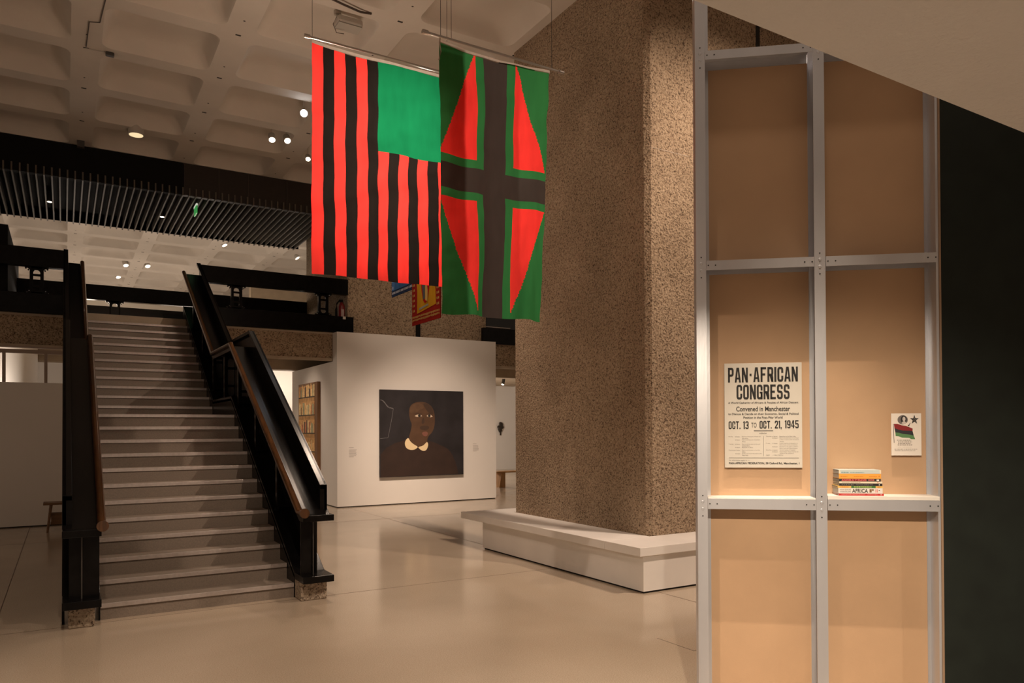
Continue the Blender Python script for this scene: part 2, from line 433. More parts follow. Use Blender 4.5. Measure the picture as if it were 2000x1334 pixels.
ZC = 7.04           # underside of the ceiling ribs
GX, GY = 1.77, 1.4375
X0R, Y0R = 0.26, 9.14

# ================================================================== STRUCTURE
fl = MB().box(-9, 24, -4, 34, -0.25, 0.0)
struct('floor', fl, MT['floor'], 'polished beige terrazzo floor')
# thin joints cut in the floor
jm = MB()
for y in (7.325, 1.6, 13.05):
    jm.box(-6, 20, y-0.004, y+0.004, 0.0, 0.0008)
for x in (5.14, -0.5, 10.8):
    jm.box(x-0.004, x+0.004, -3, 30, 0.0, 0.0008)
struct('trim_1', jm, mat('floor_joint', (0.16, 0.115, 0.08), 0.7), 'thin dark joints between the terrazzo panels')
# access panel outline
am = MB()
ax, ay = 4.0, 4.05
for (a, b, c_, d_) in ((0, 0.42, 0, 0.006), (0, 0.006, 0, 0.4)):
    am.box(ax+a, ax+b, ay+c_, ay+d_, 0.0, 0.0008)
struct('trim_2', am, mat('panel_joint', (0.16, 0.12, 0.09), 0.7), 'outline of a small access panel in the floor')

# ---- coffered ceiling
def rrect(cx, cy, hx, hy, rad, n=6):
    pts = []
    for (sx, sy, a0) in ((1, 1, 0), (-1, 1, 90), (-1, -1, 180), (1, -1, 270)):
        for k in range(n+1):
            a = math.radians(a0 + 90*k/n)
            pts.append((cx+sx*(hx-rad)+rad*math.cos(a), cy+sy*(hy-rad)+rad*math.sin(a)))
    return pts
cm = MB()
for i in range(-3, 7):
    for j in range(-6, 17):
        xa = X0R+GX*i; xb = xa+GX; ya = Y0R+GY*j; yb = ya+GY
        cx, cy = (xa+xb)/2, (ya+yb)/2
        if xa > 5.2 and xb < 9.2 and ya > 6.2 and yb < 9.2: continue
        hx, hy = GX/2-0.185, GY/2-0.14
        levels = [(0.0, 0.0, 0.15), (0.018, 0.02, 0.16), (0.035, 0.06, 0.17), (0.09, 0.15, 0.20), (0.13, 0.20, 0.22), (0.20, 0.235, 0.23), (0.32, 0.245, 0.22)]
        n = 6; N = 4*(n+1)
        vs = []; fs = []
        for (ins, dz, rd) in levels:
            vs += [(p[0], p[1], ZC+dz) for p in rrect(cx, cy, hx-ins, hy-ins, rd, n)]
        for k in range(len(levels)-1):
            for q in range(N):
                fs.append((k*N+q, (k+1)*N+q, (k+1)*N+(q+1) % N, k*N+(q+1) % N))
        base = (len(levels)-1)*N
        fs.append(tuple(base+q for q in range(N))[::-1])
        cm.add(vs, fs, 0, True)
        # rib plane: outer cell rectangle bridged to the opening
        op = rrect(cx, cy, hx, hy, 0.15, n)
        out = []
        for q, p in enumerate(op):
            s_ = q//(n+1); t = (q % (n+1))/n
            corner = [(xb, yb), (xa, yb), (xa, ya), (xb, ya)][s_]
            # first half of a corner follows one cell side, second half the other
            if t < 0.5:
                e = [(xb, p[1]), (p[0], yb), (xa, p[1]), (p[0], ya)][s_]
            elif t > 0.5:
                e = [(p[0], yb), (xa, p[1]), (p[0], ya), (xb, p[1])][s_]
            else:
                e = corner
            out.append(e)
        vs = [(p[0], p[1], ZC) for p in out] + [(p[0], p[1], ZC) for p in op]
        fs = [(q, N+q, N+(q+1) % N, (q+1) % N) for q in range(N)]
        cm.add(vs, fs, 0)
        # slot for an anchor at the rib crossing
        cm.box(xa-0.035, xa+0.035, ya-0.014, ya+0.014, ZC-0.004, ZC+0.002, 1)
        cm.box(xa-0.012, xa+0.012, ya-0.42, ya-0.40, ZC-0.003, ZC+0.002, 1)
ceil = cm.build('ceiling', [MT['ceil'], MT['slot']], recalc=False)
ceil['kind'] = 'structure'; ceil['label'] = 'cream coffered concrete ceiling'
struct('trim_3', MB().box(-5.4, 13, -0.2, 34, ZC+0.27, ZC+0.6), MT['slot'], 'roof slab above the coffers')

# ---- low plastered ceiling over the camera
struct('trim_4', MB().box(-6, 9, -3.5, 1.451, 2.8, 3.25), MT['plaster'], 'low textured plaster ceiling with a straight edge')

# ---- pillars
pm = MB()
px0, px1, py0, py1 = 5.52, 8.6, 6.257, 9.13
ch = 0.055
poly = [(px0, py0+ch), (px0+ch, py0), (px1, py0), (px1, py1), (px0+ch, py1), (px0, py1-ch)]
pm.prism(poly, 'z', 0.0, ZC+0.05, 0)
pm.box(7.285, 7.352, py0-0.006, py0+0.02, 0.47, ZC, 1)
pm.box(px0+0.06, px0+0.62, py0-0.004, py0, 4.77, 4.775, 2)
pil = pm.build('concrete_pillar', [MT['pillar'], MT['gap'], mat('pale_scratch', (0.6, 0.5, 0.42), 0.9)])
tag(pil, 'massive rough brown concrete pillar rising from the white bench to the ceiling', 'pillar')
p2 = MB().box(5.31, 8.76, 15.78, 19.0, 3.73, ZC+0.05)
p2o = p2.build('concrete_pillar', MT['beam'])
tag(p2o, 'brown concrete pillar on the upper floor behind the hanging flags', 'pillar')

# ---- upper floor slab, hammered edge beam
ub = MB()
ub.box(-6, 4.95, 15.72, 16.3, 3.19, 3.70); ub.box(8.82, 16, 15.72, 16.3, 3.19, 3.70)
ub.box(4.95, 8.82, 15.78, 16.3, 3.19, 3.70)
struct('trim_5', ub, MT['beam'], 'hammered concrete edge beam of the upper floor')
us = MB()
us.box(-6, 0.27, 15.70, 18.9, 3.70, 3.74); us.box(0.27, 2.0, 15.08, 18.9, 3.60, 3.73); us.box(2.0, 16, 15.70, 18.9, 3.70, 3.74)
us.box(-6, 16, 18.9, 20.4, 3.50, 3.70); us.box(-6, 16, 16.3, 18.9, 3.42, 3.70); us.box(-6, 16, 18.5, 18.9, 3.13, 3.42)
us.box(-6, 4.94, 15.70, 15.76, 3.13, 3.19); us.box(8.83, 16, 15.70, 15.76, 3.13, 3.19)
struct('trim_6', us, MT['smooth'], 'smooth concrete slab of the upper floor')

# ---- walls
wf = MB()
wf.box(4.946, 8.815, 15.396, 15.69, 0.02, 3.73); wf.box(4.946, 8.815, 15.69, 19.0, 0.02, 3.12)
wf.box(4.966, 8.795, 15.416, 18.98, 0.0, 0.02, 1)
struct('wall_front', wf, [MT['white'], MT['gap']], 'white exhibition wall carrying the large dark portrait')
wl = MB()
wl.box(-4.0, 0.2, 15.303, 15.45, 0.02, 2.49, 0); wl.box(-4.0, 0.2, 15.32, 15.43, 0, 0.02, 1)
struct('wall_left', wl, [MT['white'], MT['gap']], 'low white partition left of the stair')
wb = MB().box(-6, 7.5, 22.0, 22.2, 0, 3.6)
struct('wall_back', wb, MT['white'], 'white gallery wall behind the stair')
wr = MB().box(9.5, 22, 26.5, 26.7, 0, 4.6)
struct('wall_right', wr, MT['white'], 'far white gallery wall seen past the pillar')
struct('wall_far', MB().box(-8, 6.0, 33.2, 33.4, 0, 7.4), mat('far_wall_paint', (0.74, 0.68, 0.58), 0.85), 'pale far wall of the upper floor')
struct('wall_upper', MB().box(5.6, 16, 27.0, 27.3, 3.7, 7.4), MT['block'], 'sandy wall at the far side of the upper floor')
struct('trim_7', MB().box(-6, 16, 20.4, 33.2, 3.42, 3.70), MT['smooth'], 'far upper floor slab')
# dark side wall at the left edge of the upper floor
struct('trim_8', MB().box(-3.5, -0.86, 15.95, 19.6, 3.74, 5.33), MT['blackmatt'], 'black box at the left edge of the upper floor')

# window band above the left partition
wn = MB()
wn.box(-4, 0.2, 15.31, 15.40, 2.995, 3.06); wn.box(-4, 0.2, 15.31, 15.40, 3.09, 3.12)
for x in (-0.905, -0.298, -1.6, -2.3): wn.box(x, x+0.048, 15.31, 15.40, 2.49, 3.0)
wo = struct('window_1', wn, mat('painted_window_frame', (0.36, 0.28, 0.23), 0.6))
wo['label'] = 'clerestory window frame above the low white partition'
gm = MB().box(-4, 0.2, 15.352, 15.357, 2.49, 3.0)
gmat = bpy.data.materials.new('clear_pane'); gmat.use_nodes = True
gb = gmat.node_tree.nodes['Principled BSDF']
gb.inputs['Transmission Weight'].default_value = 1.0; gb.inputs['Roughness'].default_value = 0.02; gb.inputs['IOR'].default_value = 1.05
gm.build('pane', gmat, wo)
cl = MB().tube([(-0.80, 18.3, 0), (-0.80, 18.3, 3.42)], 0.33, 32)
tag(cl.build('round_column', MT['white']), 'round white column behind the clerestory window', 'column')

# ---- slatted black bulkhead under the ceiling
sl = thing('slatted_bulkhead', 'black bulkhead with a slatted underside hanging below the ceiling over the stair head', 'bulkhead', (0, 16.2, 6.37))
fb = MB()
fb.box(-6, 2.05, -0.02, 0.12, 0.02, ZC-6.38, 0)
fb.build('fascia', MT['blackmatt'], sl)
fb = MB(); fb.box(2.06, 5.25, -0.01, 0.12, 0.02, ZC-6.38)
fo = fb.build('fascia_panel', mat('brown_black_board', (0.022, 0.014, 0.010), 0.6, var=0.3, vscale=20, stretch=(0.2, 1, 8)), sl)
cs = mat('thin_cover_strip', (0.06, 0.045, 0.035), 0.6)
for x in (2.72, 3.3, 4.1): MB().box(x, x+0.012, -0.02, -0.010, 0.02, ZC-6.38).build('cover_strip', cs, sl)
fb = MB(); fb.box(-6, 5.25, 0.12, 3.42, 0.22, 0.25); fb.box(-6, 5.25, 3.32, 3.36, 0.012, 0.22)
fb.build('backing', MT['blackmatt'], sl)
sb = MB(); k = 0
x = -2.56
while x < 5.22:
    sb.box(x-0.013, x+0.013, -0.05, 3.47, 0.0, 0.16, 0); x += 0.1243
so = sb.build('slats', mat('slat_board', (0.105, 0.088, 0.066), 0.6), sl)

# ================================================================== STAIR
RIS, GO = 0.156, 0.271
noses = []
for k in range(24):
    noses.append((7.42 + k*GO + (1.45 if k >= 12 else 0.0), 0.139 + k*RIS))
SX0, SX1 = 0.272, 1.948
prof = [(7.435, 0.0)]
for k, (y, z) in enumerate(noses):
    prof.append((y+0.015, z-0.0)); 
    ny = noses[k+1][0]+0.015 if k < 23 else 15.45
    prof.append((ny, z))
top_z = noses[-1][1]
prof += [(15.45, top_z-0.3), (noses[12][0], noses[11][1]-0.22), (noses[11][0]+0.25, noses[11][1]-0.22), (8.3, 0.0)]
st = thing('staircase', 'broad stone staircase with metal nosings climbing between black balustrades', 'staircase', (1.12, 7.42, 0))
sm_ = MB().prism([(p[0]-7.42, p[1]) for p in prof], 'x', SX0-1.12, SX1-1.12)
sm_.build('steps', MT['tread'], st)
for (y, z) in noses:
    nb = MB()
    y -= 7.42
    nb.box(SX0-1.12+0.003, SX1-1.12-0.003, y, y+0.014, z-0.036, z-0.004); nb.box(SX0-1.12+0.003, SX1-1.12-0.003, y, y+0.014, z-0.004, z+0.003)
    nb.build('nosing', MT['nosing'], st, bevel=0.0015)

# ---- balustrades of the stair
TAN = RIS/GO
def rail_line(off, y0=7.1, y1=15.45):
    """height profile following the flights: flat start, slope, landing, slope"""
    pts = [(y0, off)]
    ys = 7.25 if off > 0.5 else 7.42
    zl = off + (10.67-ys)*TAN
    pts.append((ys, off)); pts.append((10.67, zl)); pts.append((12.12, zl)); pts.append((y1, zl+(y1-12.12)*TAN))
    return pts
def band(line, th):
    up = line; dn = [(y, z-th) for (y, z) in line[::-1]]
    return dn[::-1][::1] + up[::-1] if False else up + dn
def stadium(cx, hx, z0, z1, n=8):
    pts = []
    for k in range(n+1): a = PI*k/n; pts.append((cx+hx*math.cos(a), z1-hx+hx*math.sin(a)))
    for k in range(n+1): a = PI+PI*k/n; pts.append((cx+hx*math.cos(a), z0+hx+hx*math.sin(a)))
    return pts
def post_mesh(h, wd=0.21, lug=True):
    """pierced steel post: plate with a tall rounded slot, two crossbars, four scalloped lugs"""
    m = MB(); hx = wd/2
    inner = stadium(0, hx*0.46, 0.05, h-0.05)
    outer = []
    for (x, z) in inner:
        outer.append((hx*0.8 if x > 0.001 else (-hx*0.8 if x < -0.001 else 0.0), z))
    n = len(inner)
    outer = []
    for i, (x, z) in enumerate(inner):
        if i <= 8: outer.append((hx*0.82*math.cos(PI*i/8) if abs(math.cos(PI*i/8)) < 0.7 else math.copysign(hx*0.82, math.cos(PI*i/8)), h if 2 <= i <= 6 else z))
        else:
            j = i-9; cc = math.cos(PI+PI*j/8)
            outer.append((hx*0.82*cc if abs(cc) < 0.7 else math.copysign(hx*0.82, cc), 0.0 if 2 <= j <= 6 else z))
    m.ring(outer, inner, 'y', -0.02, 0.02)
    for zz in (h*0.30, h*0.70): m.box(-hx*0.5, hx*0.5, -0.02, 0.02, zz-0.018, zz+0.018)
    m.box(-hx*0.82, hx*0.82, -0.02, 0.02, 0, 0.03); m.box(-hx*0.82, hx*0.82, -0.02, 0.02, h-0.03, h)
    for sx in (-1, 1): m.box(sx*hx*0.82-0.012, sx*hx*0.82+0.012, -0.04, 0.04, 0, h)
    return m
def lug_meshes(h, wd=0.21, q=1.0):
    res = []
    for sx in (-1, 1):
        for top in (0, 1):
            m = MB()
            zz = h if top else 0.0; sz = -1 if top else 1
            pts = [(sx*wd*0.40, zz), (sx*(wd*0.40+q*0.13), zz)]
            for k in range(7):
                a = PI/2*k/6
                pts.append((sx*(wd*0.40+q*(0.11-0.10*math.sin(a))), zz+sz*q*(0.02+0.09*(1-math.cos(a)))))
            pts.append((sx*wd*0.40, zz+sz*q*0.13))
            m.prism(pts, 'y', -0.015, 0.015)
            m.tube([(sx*(wd*0.40+q*0.095), -0.03, zz+sz*q*0.035), (sx*(wd*0.40+q*0.095), 0.03, zz+sz*q*0.035)], 0.02*q, 10)
            m.tube([(sx*(wd*0.40+q*0.045), -0.03, zz+sz*q*0.075), (sx*(wd*0.40+q*0.045), 0.03, zz+sz*q*0.075)], 0.016*q, 10)
            res.append(m)
    return res

def stair_balustrade(label, xi, xo, ui, uo, pad):
    """xi inner edge, xo outer edge of the plates; ui..uo the top flange of the upstand"""
    t = thing('stair_balustrade', label, 'balustrade', ((xi+xo)/2, 7.1, 0))
    bx, by = (xi+xo)/2, 7.1
    def R(line): return [(y-by, z) for (y, z) in line]
    lo = rail_line(0.245); hi = rail_line(0.83, y1=15.3)
    a, b = min(xi, xo)-bx, max(xi, xo)-bx
    MB().prism(band(R(lo), 0.065), 'x', a, b).build('lower_plate', MT['black'], t, bevel=0.004)
    MB().prism(band(R(hi), 0.06), 'x', a, b).build('upper_plate', MT['black'], t, bevel=0.004)
    # outer string below the lower plate
    o0, o1 = (xo-0.02-bx, xo-bx) if xo > xi else (xo-bx, xo+0.02-bx)
    up = [(y, z-0.06) for (y, z) in R(lo)[1:]]
    MB().prism(band(up, 0.25), 'x', o0, o1).build('string', MT['black'], t)
    i0, i1 = (xi-bx, xi+0.012-bx) if xo > xi else (xi-0.012-bx, xi-bx)
    MB().prism(band([(y, z-0.03) for (y, z) in R(lo)[1:]], 0.30), 'x', i0, i1).build('inner_string', MT['black'], t)
    wa, wb_ = (0.012, 0.115) if xo > xi else (0.012, 0.235)
    sg = 1 if xo > xi else -1
    MB().box(min(xi-bx+sg*wa, xi-bx+sg*wb_), max(xi-bx+sg*wa, xi-bx+sg*wb_), 0.13, 0.15, 0.245, 0.775).build('front_web', MT['black'], t)
    # upstand: thin web with a flange along its top
    tl = [(7.3, 1.107), (10.62, 1.107+(10.62-7.3)*TAN), (12.1, 1.107+(10.62-7.3)*TAN), (15.3, 1.107+(10.62-7.3)*TAN+(15.3-12.1)*TAN)]
    hb = [(7.3, 0.80), (10.67, 2.79), (12.12, 2.79), (15.3, 4.62)]
    w0, w1 = (uo-0.025-bx, uo-bx) if uo > ui else (uo-bx, uo+0.025-bx)
    MB().prism(R(tl) + R(hb)[::-1], 'x', w0, w1).build('upstand', MT['black'], t)
    MB().prism(band(R(tl), 0.045), 'x', min(ui, uo)-bx, max(ui, uo)-bx).build('top_flange', MT['black'], t, bevel=0.003)
    MB().box(min(ui, uo)-bx, max(ui, uo)-bx, 0.2, 0.24, 0.8, 1.10).build('end_plate', MT['black'], t)
    # infill glass between the plates
    ic = bx + (0.05 if xo > xi else -0.05) - bx
    lo2 = [(7.35, 0.24)] + lo[1:]; hi2 = [(7.35, 0.78)] + [(y, z-0.05) for (y, z) in hi[1:]]
    lo2[-1] = (15.3, lo[-1][1]-0.15*TAN)
    MB().prism(R(lo2) + R(hi2)[::-1], 'x', ic-0.006, ic+0.006).build('infill_panel', MT['infill'], t)
    # oak handrail
    s = 1 if xo > xi else -1
    hx = xi - s*0.005 - bx
    hr = [(7.06, 0.865)] + [(y, z+0.025) for (y, z) in hi[1:]]
    P = [(hx, y-by, z) for (y, z) in hr]
    P[0] = (hx, -0.06, 0.86)
    pts = [P[0], (hx, 0.12, 0.86)]
    pts += P[2:]
    h = MB().tube(pts, 0.034, 16)
    h.build('handrail', MT['oak'], t)
    k = MB().tube([(hx, -0.075, 0.862), (hx, -0.045, 0.862)], 0.046, 18); k.build('handrail_knob', MT['oak'], t, bevel=0.004)
    for y in [7.5+0.9*i for i in range(9)]:
        z = None
        for (p, q) in zip(hr[:-1], hr[1:]):
            if p[0] <= y <= q[0]: z = p[1]+(q[1]-p[1])*(y-p[0])/(q[0]-p[0])
        if z: MB().tube([(hx, y-by, z-0.02), (hx+s*0.05, y-by, z-0.05)], 0.012, 8).build('handrail_bracket', MT['black'], t)
    # posts
    def zat(line, y):
        for (p, q) in zip(line[:-1], line[1:]):
            if p[0] <= y <= q[0]: return p[1]+(q[1]-p[1])*(y-p[0])/(q[0]-p[0])
        return line[-1][1]
    for y in (8.35, 9.4, 10.45, 11.45, 12.4, 13.45, 14.5):
        z0 = zat(lo, y)-0.01; z1 = zat(hi, y)-0.05
        po = post_mesh(z1-z0, 0.2).build('post', MT['black'], t, loc=(-0.01*s, y-by, z0))
        for lm in lug_meshes(z1-z0, 0.16, 0.5): lm.build('lug', MT['black'], po)
    rx_ = -0.022 if xo > xi else 0.0
    rd = MB().tube([(rx_, 0.118, 0.24), (rx_, 0.118, 0.775)], 0.006, 8); rd.build('end_rod', MT['lampdk'], t)
    pb = MB()
    random.seed(int(abs(xi)*100)+3)
    pb.box(pad[0]-bx, pad[1]-bx, pad[2]-by, 0.32, 0.0, 0.185)
    po = pb.build('concrete_pad', MT['pad'], t, bevel=0.012)
    return t
stair_balustrade('black steel balustrade with oak handrail along the right of the stair', 1.95, 2.25, 2.17, 2.24, (1.952, 2.21, 7.2))
stair_balustrade('black steel balustrade with oak handrail along the left of the stair', 0.27, -0.015, 0.06, -0.01, (0.03, 0.225, 7.22))

# ---- balustrades of the upper floor
def gallery_balustrade(label, x0, x1, y, posts, x1low=None, glass=False, loz=(3.75, 4.10), pw=0.23, hiz=(4.575, 4.91), x0top=None):
    t = thing('gallery_balustrade', label, 'balustrade', ((x0+x1)/2, y, 3.73))
    bx = (x0+x1)/2
    x1low = x1low or x1
    MB().box((x0top if x0top is not None else x0)-bx, x1-bx, -0.05, 0.10, hiz[0]-3.73, hiz[1]-3.73).build('top_rail', MT['black'], t, bevel=0.006)
    MB().box(x0-bx, x1low-bx, -0.05, 0.04, loz[0]-3.73, loz[1]-3.73).build('lower_fascia', MT['black'], t, bevel=0.006)
    if glass:
        MB().box(x0-bx, x1-bx, 0.0, 0.012, loz[1]-3.73, 0.72).build('glass_panel', MT['glass'], t)
    for x in posts:
        h = hiz[0]-loz[1]
        po = post_mesh(h, pw).build('post', MT['black'], t, loc=(x-bx, 0.03, loz[1]-3.73))
        for lm in lug_meshes(h, pw, 0.75): lm.build('lug', MT['black'], po)
    return t
gallery_balustrade('black steel balustrade on the upper floor right of the stair head', 2.29, 5.28, 15.70, (2.98, 4.75), x1low=5.40)
gallery_balustrade('black steel balustrade on the upper floor left of the stair head', -4.0, 0.02, 15.70, (-0.42, -1.95, -3.4))
gb2 = gallery_balustrade('far black balustrade seen behind the head of the stair', -4.0, 9.0, 19.0, (-1.3, 0.98, 3.26, 5.4), glass=True)
# short balustrade between the two pillars
t = thing('gallery_balustrade', 'short black balustrade with steel rail just left of the big pillar', 'balustrade', (9.6, 15.66, 3.73))
MB().box(-1.0, 1.6, -0.04, 0.06, -0.02, 0.36).build('lower_fascia', MT['black'], t, bevel=0.006)
MB().box(-0.75, 1.6, 0.5, 0.55, 0.3, 1.3).build('back_panel', MT['glass'], t)
MB().tube([(-0.88, 0.35, 0.44), (-0.02, 0.35, 0.44)], 0.022, 10).build('steel_rail', MT['steel'], t)
MB().box(-0.85, -0.8, 0.33, 0.37, 0.36, 1.1).build('post', MT['black'], t)

# fire extinguisher
fe = thing('fire_extinguisher', 'red fire extinguisher with black hose on the upper floor', 'fire extinguisher', (5.20, 15.86, 3.98))
MB().tube([(0, 0, 0), (0, 0, 0.36), (0, 0, 0.42), (0, 0, 0.46)], [0.072, 0.072, 0.05, 0.022], 20).build('cylinder', mat('red_enamel', (0.16, 0.012, 0.012), 0.35), fe)
MB().box(-0.03, 0.03, -0.074, -0.070, 0.12, 0.3).build('sticker', mat('pale_sticker', (0.4, 0.3, 0.28), 0.6), fe)
MB().tube([(0, 0, 0.45), (-0.05, -0.02, 0.5), (-0.11, -0.02, 0.42), (-0.125, -0.02, 0.3), (-0.125, -0.02, 0.12)], [0.012, 0.014, 0.014, 0.022, 0.026], 10).build('hose', MT['blackmatt'], fe)
MB().box(-0.05, 0.03, -0.012, 0.012, 0.46, 0.52).build('handle', MT['blackmatt'], fe, bevel=0.003)
tag(MB().box(5.16, 5.22, 15.643, 15.648, 4.04, 4.10).build('small_sticker', MT['paper']), 'tiny pale sticker on the black fascia below the fire extinguisher', 'sticker')
tag(MB().box(6.92, 7.02, 15.74, 15.78, 3.74, 5.2).build('conduit', MT['blackmatt']), 'dark vertical conduit on the upper pillar below the yellow banner', 'conduit')

# ================================================================== BENCH ROUND THE PILLAR
be = thing('plinth_bench', 'long low white bench wrapping the foot of the concrete pillar', 'bench', (4.957, 5.708, 0))
bx, by = 4.957, 5.708
qx, qy0, qy1 = px0-bx-0.004, py0-by-0.008, py1-by+0.004
MB().prism([(0, 0), (3.6, 0), (3.6, qy0), (qx, qy0), (qx, 3.33), (0, 3.33)], 'z', 0.02, 0.378).build('base', MT['bench'], be)
MB().prism([(0.02, 0.02), (3.58, 0.02), (3.58, qy0), (qx, qy0), (qx, 3.31), (0.02, 3.31)], 'z', 0.0, 0.02).build('recess', MT['gap'], be)
for pl_ in ([(-0.066, -0.03), (3.66, -0.03), (3.66, qy0), (-0.066, qy0)], [(-0.066, qy0+0.003), (qx, qy0+0.003), (qx, 2.1), (-0.066, 2.1)],
            [(-0.066, 2.103), (qx, 2.103), (qx, 3.0), (-0.066, 3.0)], [(-0.066, 3.003), (qx, 3.003), (qx, qy1), (3.66, qy1), (3.66, 3.86), (-0.066, 3.86)]):
    MB().prism(pl_, 'z', 0.378, 0.465).build('seat_board', MT['bench'], be, bevel=0.003)

# ================================================================== ALUMINIUM PARTITION
ROT = math.atan2(-0.639439, 0.768842)
P0 = (3.44181, 2.54125, 0.0)
fr = thing('stud_partition', 'aluminium stud partition backed with brown MDF at the right', 'partition', P0, ROT)
D = 0.13
def stud(x0, x1, open_left, zt, nm='stud', lip=0.0):
    t = 0.004
    if open_left: pl_ = [(x0, 0), (x1, 0), (x1, D), (x0, D), (x0, D-t), (x1-t, D-t), (x1-t, t), (x0, t)]
    else: pl_ = [(x1, 0), (x0, 0), (x0, D), (x1+lip, D), (x1+lip, D-t), (x0+t, D-t), (x0+t, t), (x1, t)]
    return MB().prism(pl_, 'z', 0, zt).build(nm, MT['alu'], fr)
def screws(pts, host, y0, r_=0.0038):
    for (x, z) in pts:
        MB().tube([(x, y0-0.0012, z), (x, y0+0.002, z)], r_, 10).build('screw', MT['screw'], host)
s1 = stud(-0.640, -0.587, False, 4.5, lip=0.03)
s2 = stud(-0.027, 0.029, True, 3.72)
s3 = MB().prism([(0.575, 0), (0.587, 0), (0.587, D), (0.566, D), (0.566, D-0.004), (0.583, D-0.004), (0.583, 0.004), (0.575, 0.004)], 'z', 0, 4.5).build('stud', MT['alu'], fr)
def track(x0, x1, z0, z1):
    t = 0.004; y0 = -0.004; y1 = D-0.002
    return MB().prism([(y0, z0), (y0, z1), (y1, z1), (y1, z0), (y1-t, z0), (y1-t, z1-t), (y0+t, z1-t), (y0+t, z0)], 'x', x0, x1).build('track', MT['alu'], fr)
tr = []
for (z0, z1) in ((3.656, 3.705), (2.508, 2.56), (1.213, 1.270)):
    for (xa, xb) in ((-0.586, -0.029), (0.031, 0.583)):
        o = track(xa, xb, z0, z1); tr.append(o)
        zm = (z0+z1)/2
        screws([(xa+0.010, zm), (xa+0.048, zm), (xb-0.048, zm), (xb-0.010, zm)], o, -0.004)
for (o, xm) in ((s1, -0.613), (s2, 0.001)):
    for zz in (3.68, 2.534, 1.24):
        screws([(xm, zz+0.045), (xm, zz-0.065)], o, 0.0)
        for dz in (0.012, -0.026): MB().tube([(xm, -0.003, zz+dz), (xm, 0.001, zz+dz)], [0.0055, 0.009], 12).build('rivet', MT['alu'], o)
MB().box(-0.586, 0.60, D, D+0.018, 0, 3.66).build('backing_board', MT['mdf'], fr)
MB().box(0.588, 0.598, -0.004, D+0.018, 0, 4.5).build('edge_board', mat('bare_board_edge', (0.30, 0.20, 0.13), 0.8), fr)
MB().box(-0.585, -0.029, 0.0, D, 1.270, 1.276).build('shelf', MT['shelf'], fr)
MB().box(0.031, 0.583, -0.003, D, 1.270, 1.291).build('shelf', MT['shelf'], fr, bevel=0.002)

# dark wall running on from the partition
dx, dy = 0.768842, -0.639439
dwm = MB()
def L2W(x, y, z): return (P0[0]+x*dx+y*0.639439, P0[1]+x*dy+y*0.768842, z)
def lbox(mb, x0, x1, y0, y1, z0, z1, mi=0):
    vs = [L2W(x, y, z) for z in (z0, z1) for y in (y0, y1) for x in (x0, x1)]
    mb.add(vs, [(0, 2, 3, 1), (4, 5, 7, 6), (0, 1, 5, 4), (2, 6, 7, 3), (0, 4, 6, 2), (1, 3, 7, 5)], mi)
lbox(dwm, 0.599, 1.64, 0.0, 0.15, 0, 4.5); lbox(dwm, 1.64, 4.0, 0.0, 0.15, 0, 2.79)
struct('wall_side', dwm, MT['greenblack'], 'dark green black wall at the right edge')

# ---- poster
po = thing('poster', 'cream printed congress poster with bold black lettering on the left MDF bay', 'poster', L2W(-0.2775, 0.128, 1.432), ROT)
PW, PH = 0.41, 0.576
MB().box(-PW/2, PW/2, -0.026, -0.018, 0, PH).build('sheet', MT['paper'], po, bevel=0.0008)
MB().box(-PW/2+0.05, PW/2-0.05, -0.018, 0.0, 0.05, PH-0.05).build('mount', MT['paper'], po)
tx = MB(); ytx = -0.0268
def PX(x): return -PW/2 + (x-88)/902*PW
def PZ(y): return PH - (y-56)/1207*PH
def T(s, x0, x1, y0, y1, bold=0.0, mi=0): tx.text(s, PX(x0), PX(x1), PZ(y1), PZ(y0), ytx, mi, bold)
def Rl(x0, x1, y0, y1, mi=0): tx.box(PX(x0), PX(x1), ytx-0.0002, ytx+0.0002, PZ(y1), PZ(y0), mi)
def B(t_, x0, x1, y0, y1): tx.block(t_, PX(x0), PX(x1), PZ(y1), PZ(y0), ytx)
B('PAN', 131, 365, 106, 278); Rl(385, 408, 178, 206); B('AFRICAN', 428, 945, 104, 275)
B('CONGRESS', 230, 848, 305, 475)
T('A World Gathering of Africans & Peoples of African Descent', 131, 947, 502, 531, 0.018)
T('Convened in Manchester', 225, 852, 556, 613, 0.018)
T('to Discuss & Decide on their Economic, Social & Political', 131, 950, 630, 660, 0.018)
T('Position in the Post-War World', 310, 766, 671, 699, 0.018)
B('OCT.', 135, 275, 727, 817); B('13', 306, 370, 727, 817); T('TO', 401, 463, 744, 800, 0.0); B('OCT.', 497, 640, 724, 813); B('21,', 674, 755, 722, 812); B('1945', 790, 950, 718, 810)
Rl(430, 655, 834, 840); T('AGENDA', 493, 579, 861, 874, 0.01)
rows_l = [('Monday,', '1st Session :', 'Reports and discussion on North and', 905), (None, None, 'West Africa.', 924), (None, '2nd Session :', 'Reports and discussion on Southern', 943),
          (None, None, 'Africa.', 962), ('Tuesday,', '1st Session :', 'Reports and discussion on East and', 992), (None, None, 'Central Africa.', 1011), (None, '2nd Session :', 'Resolution on Africa.', 1030),
          ('Wednesday,', '1st Session :', 'Reports and discussion on the West', 1062), (None, None, 'Indies.', 1081), (None, '2nd Session :', 'Further reports and discussion on the', 1101), (None, None, 'West Indies.', 1120)]
for (a, b, s, y) in rows_l:
    if a: T(a, 133, 133+7.5*len(a), y-6, y+6, 0, 1)
    if b: T(b, 208, 272, y-6, y+5, 0, 1)
    T(s, 290, 290+6.2*len(s), y-6, y+6, 0, 1)
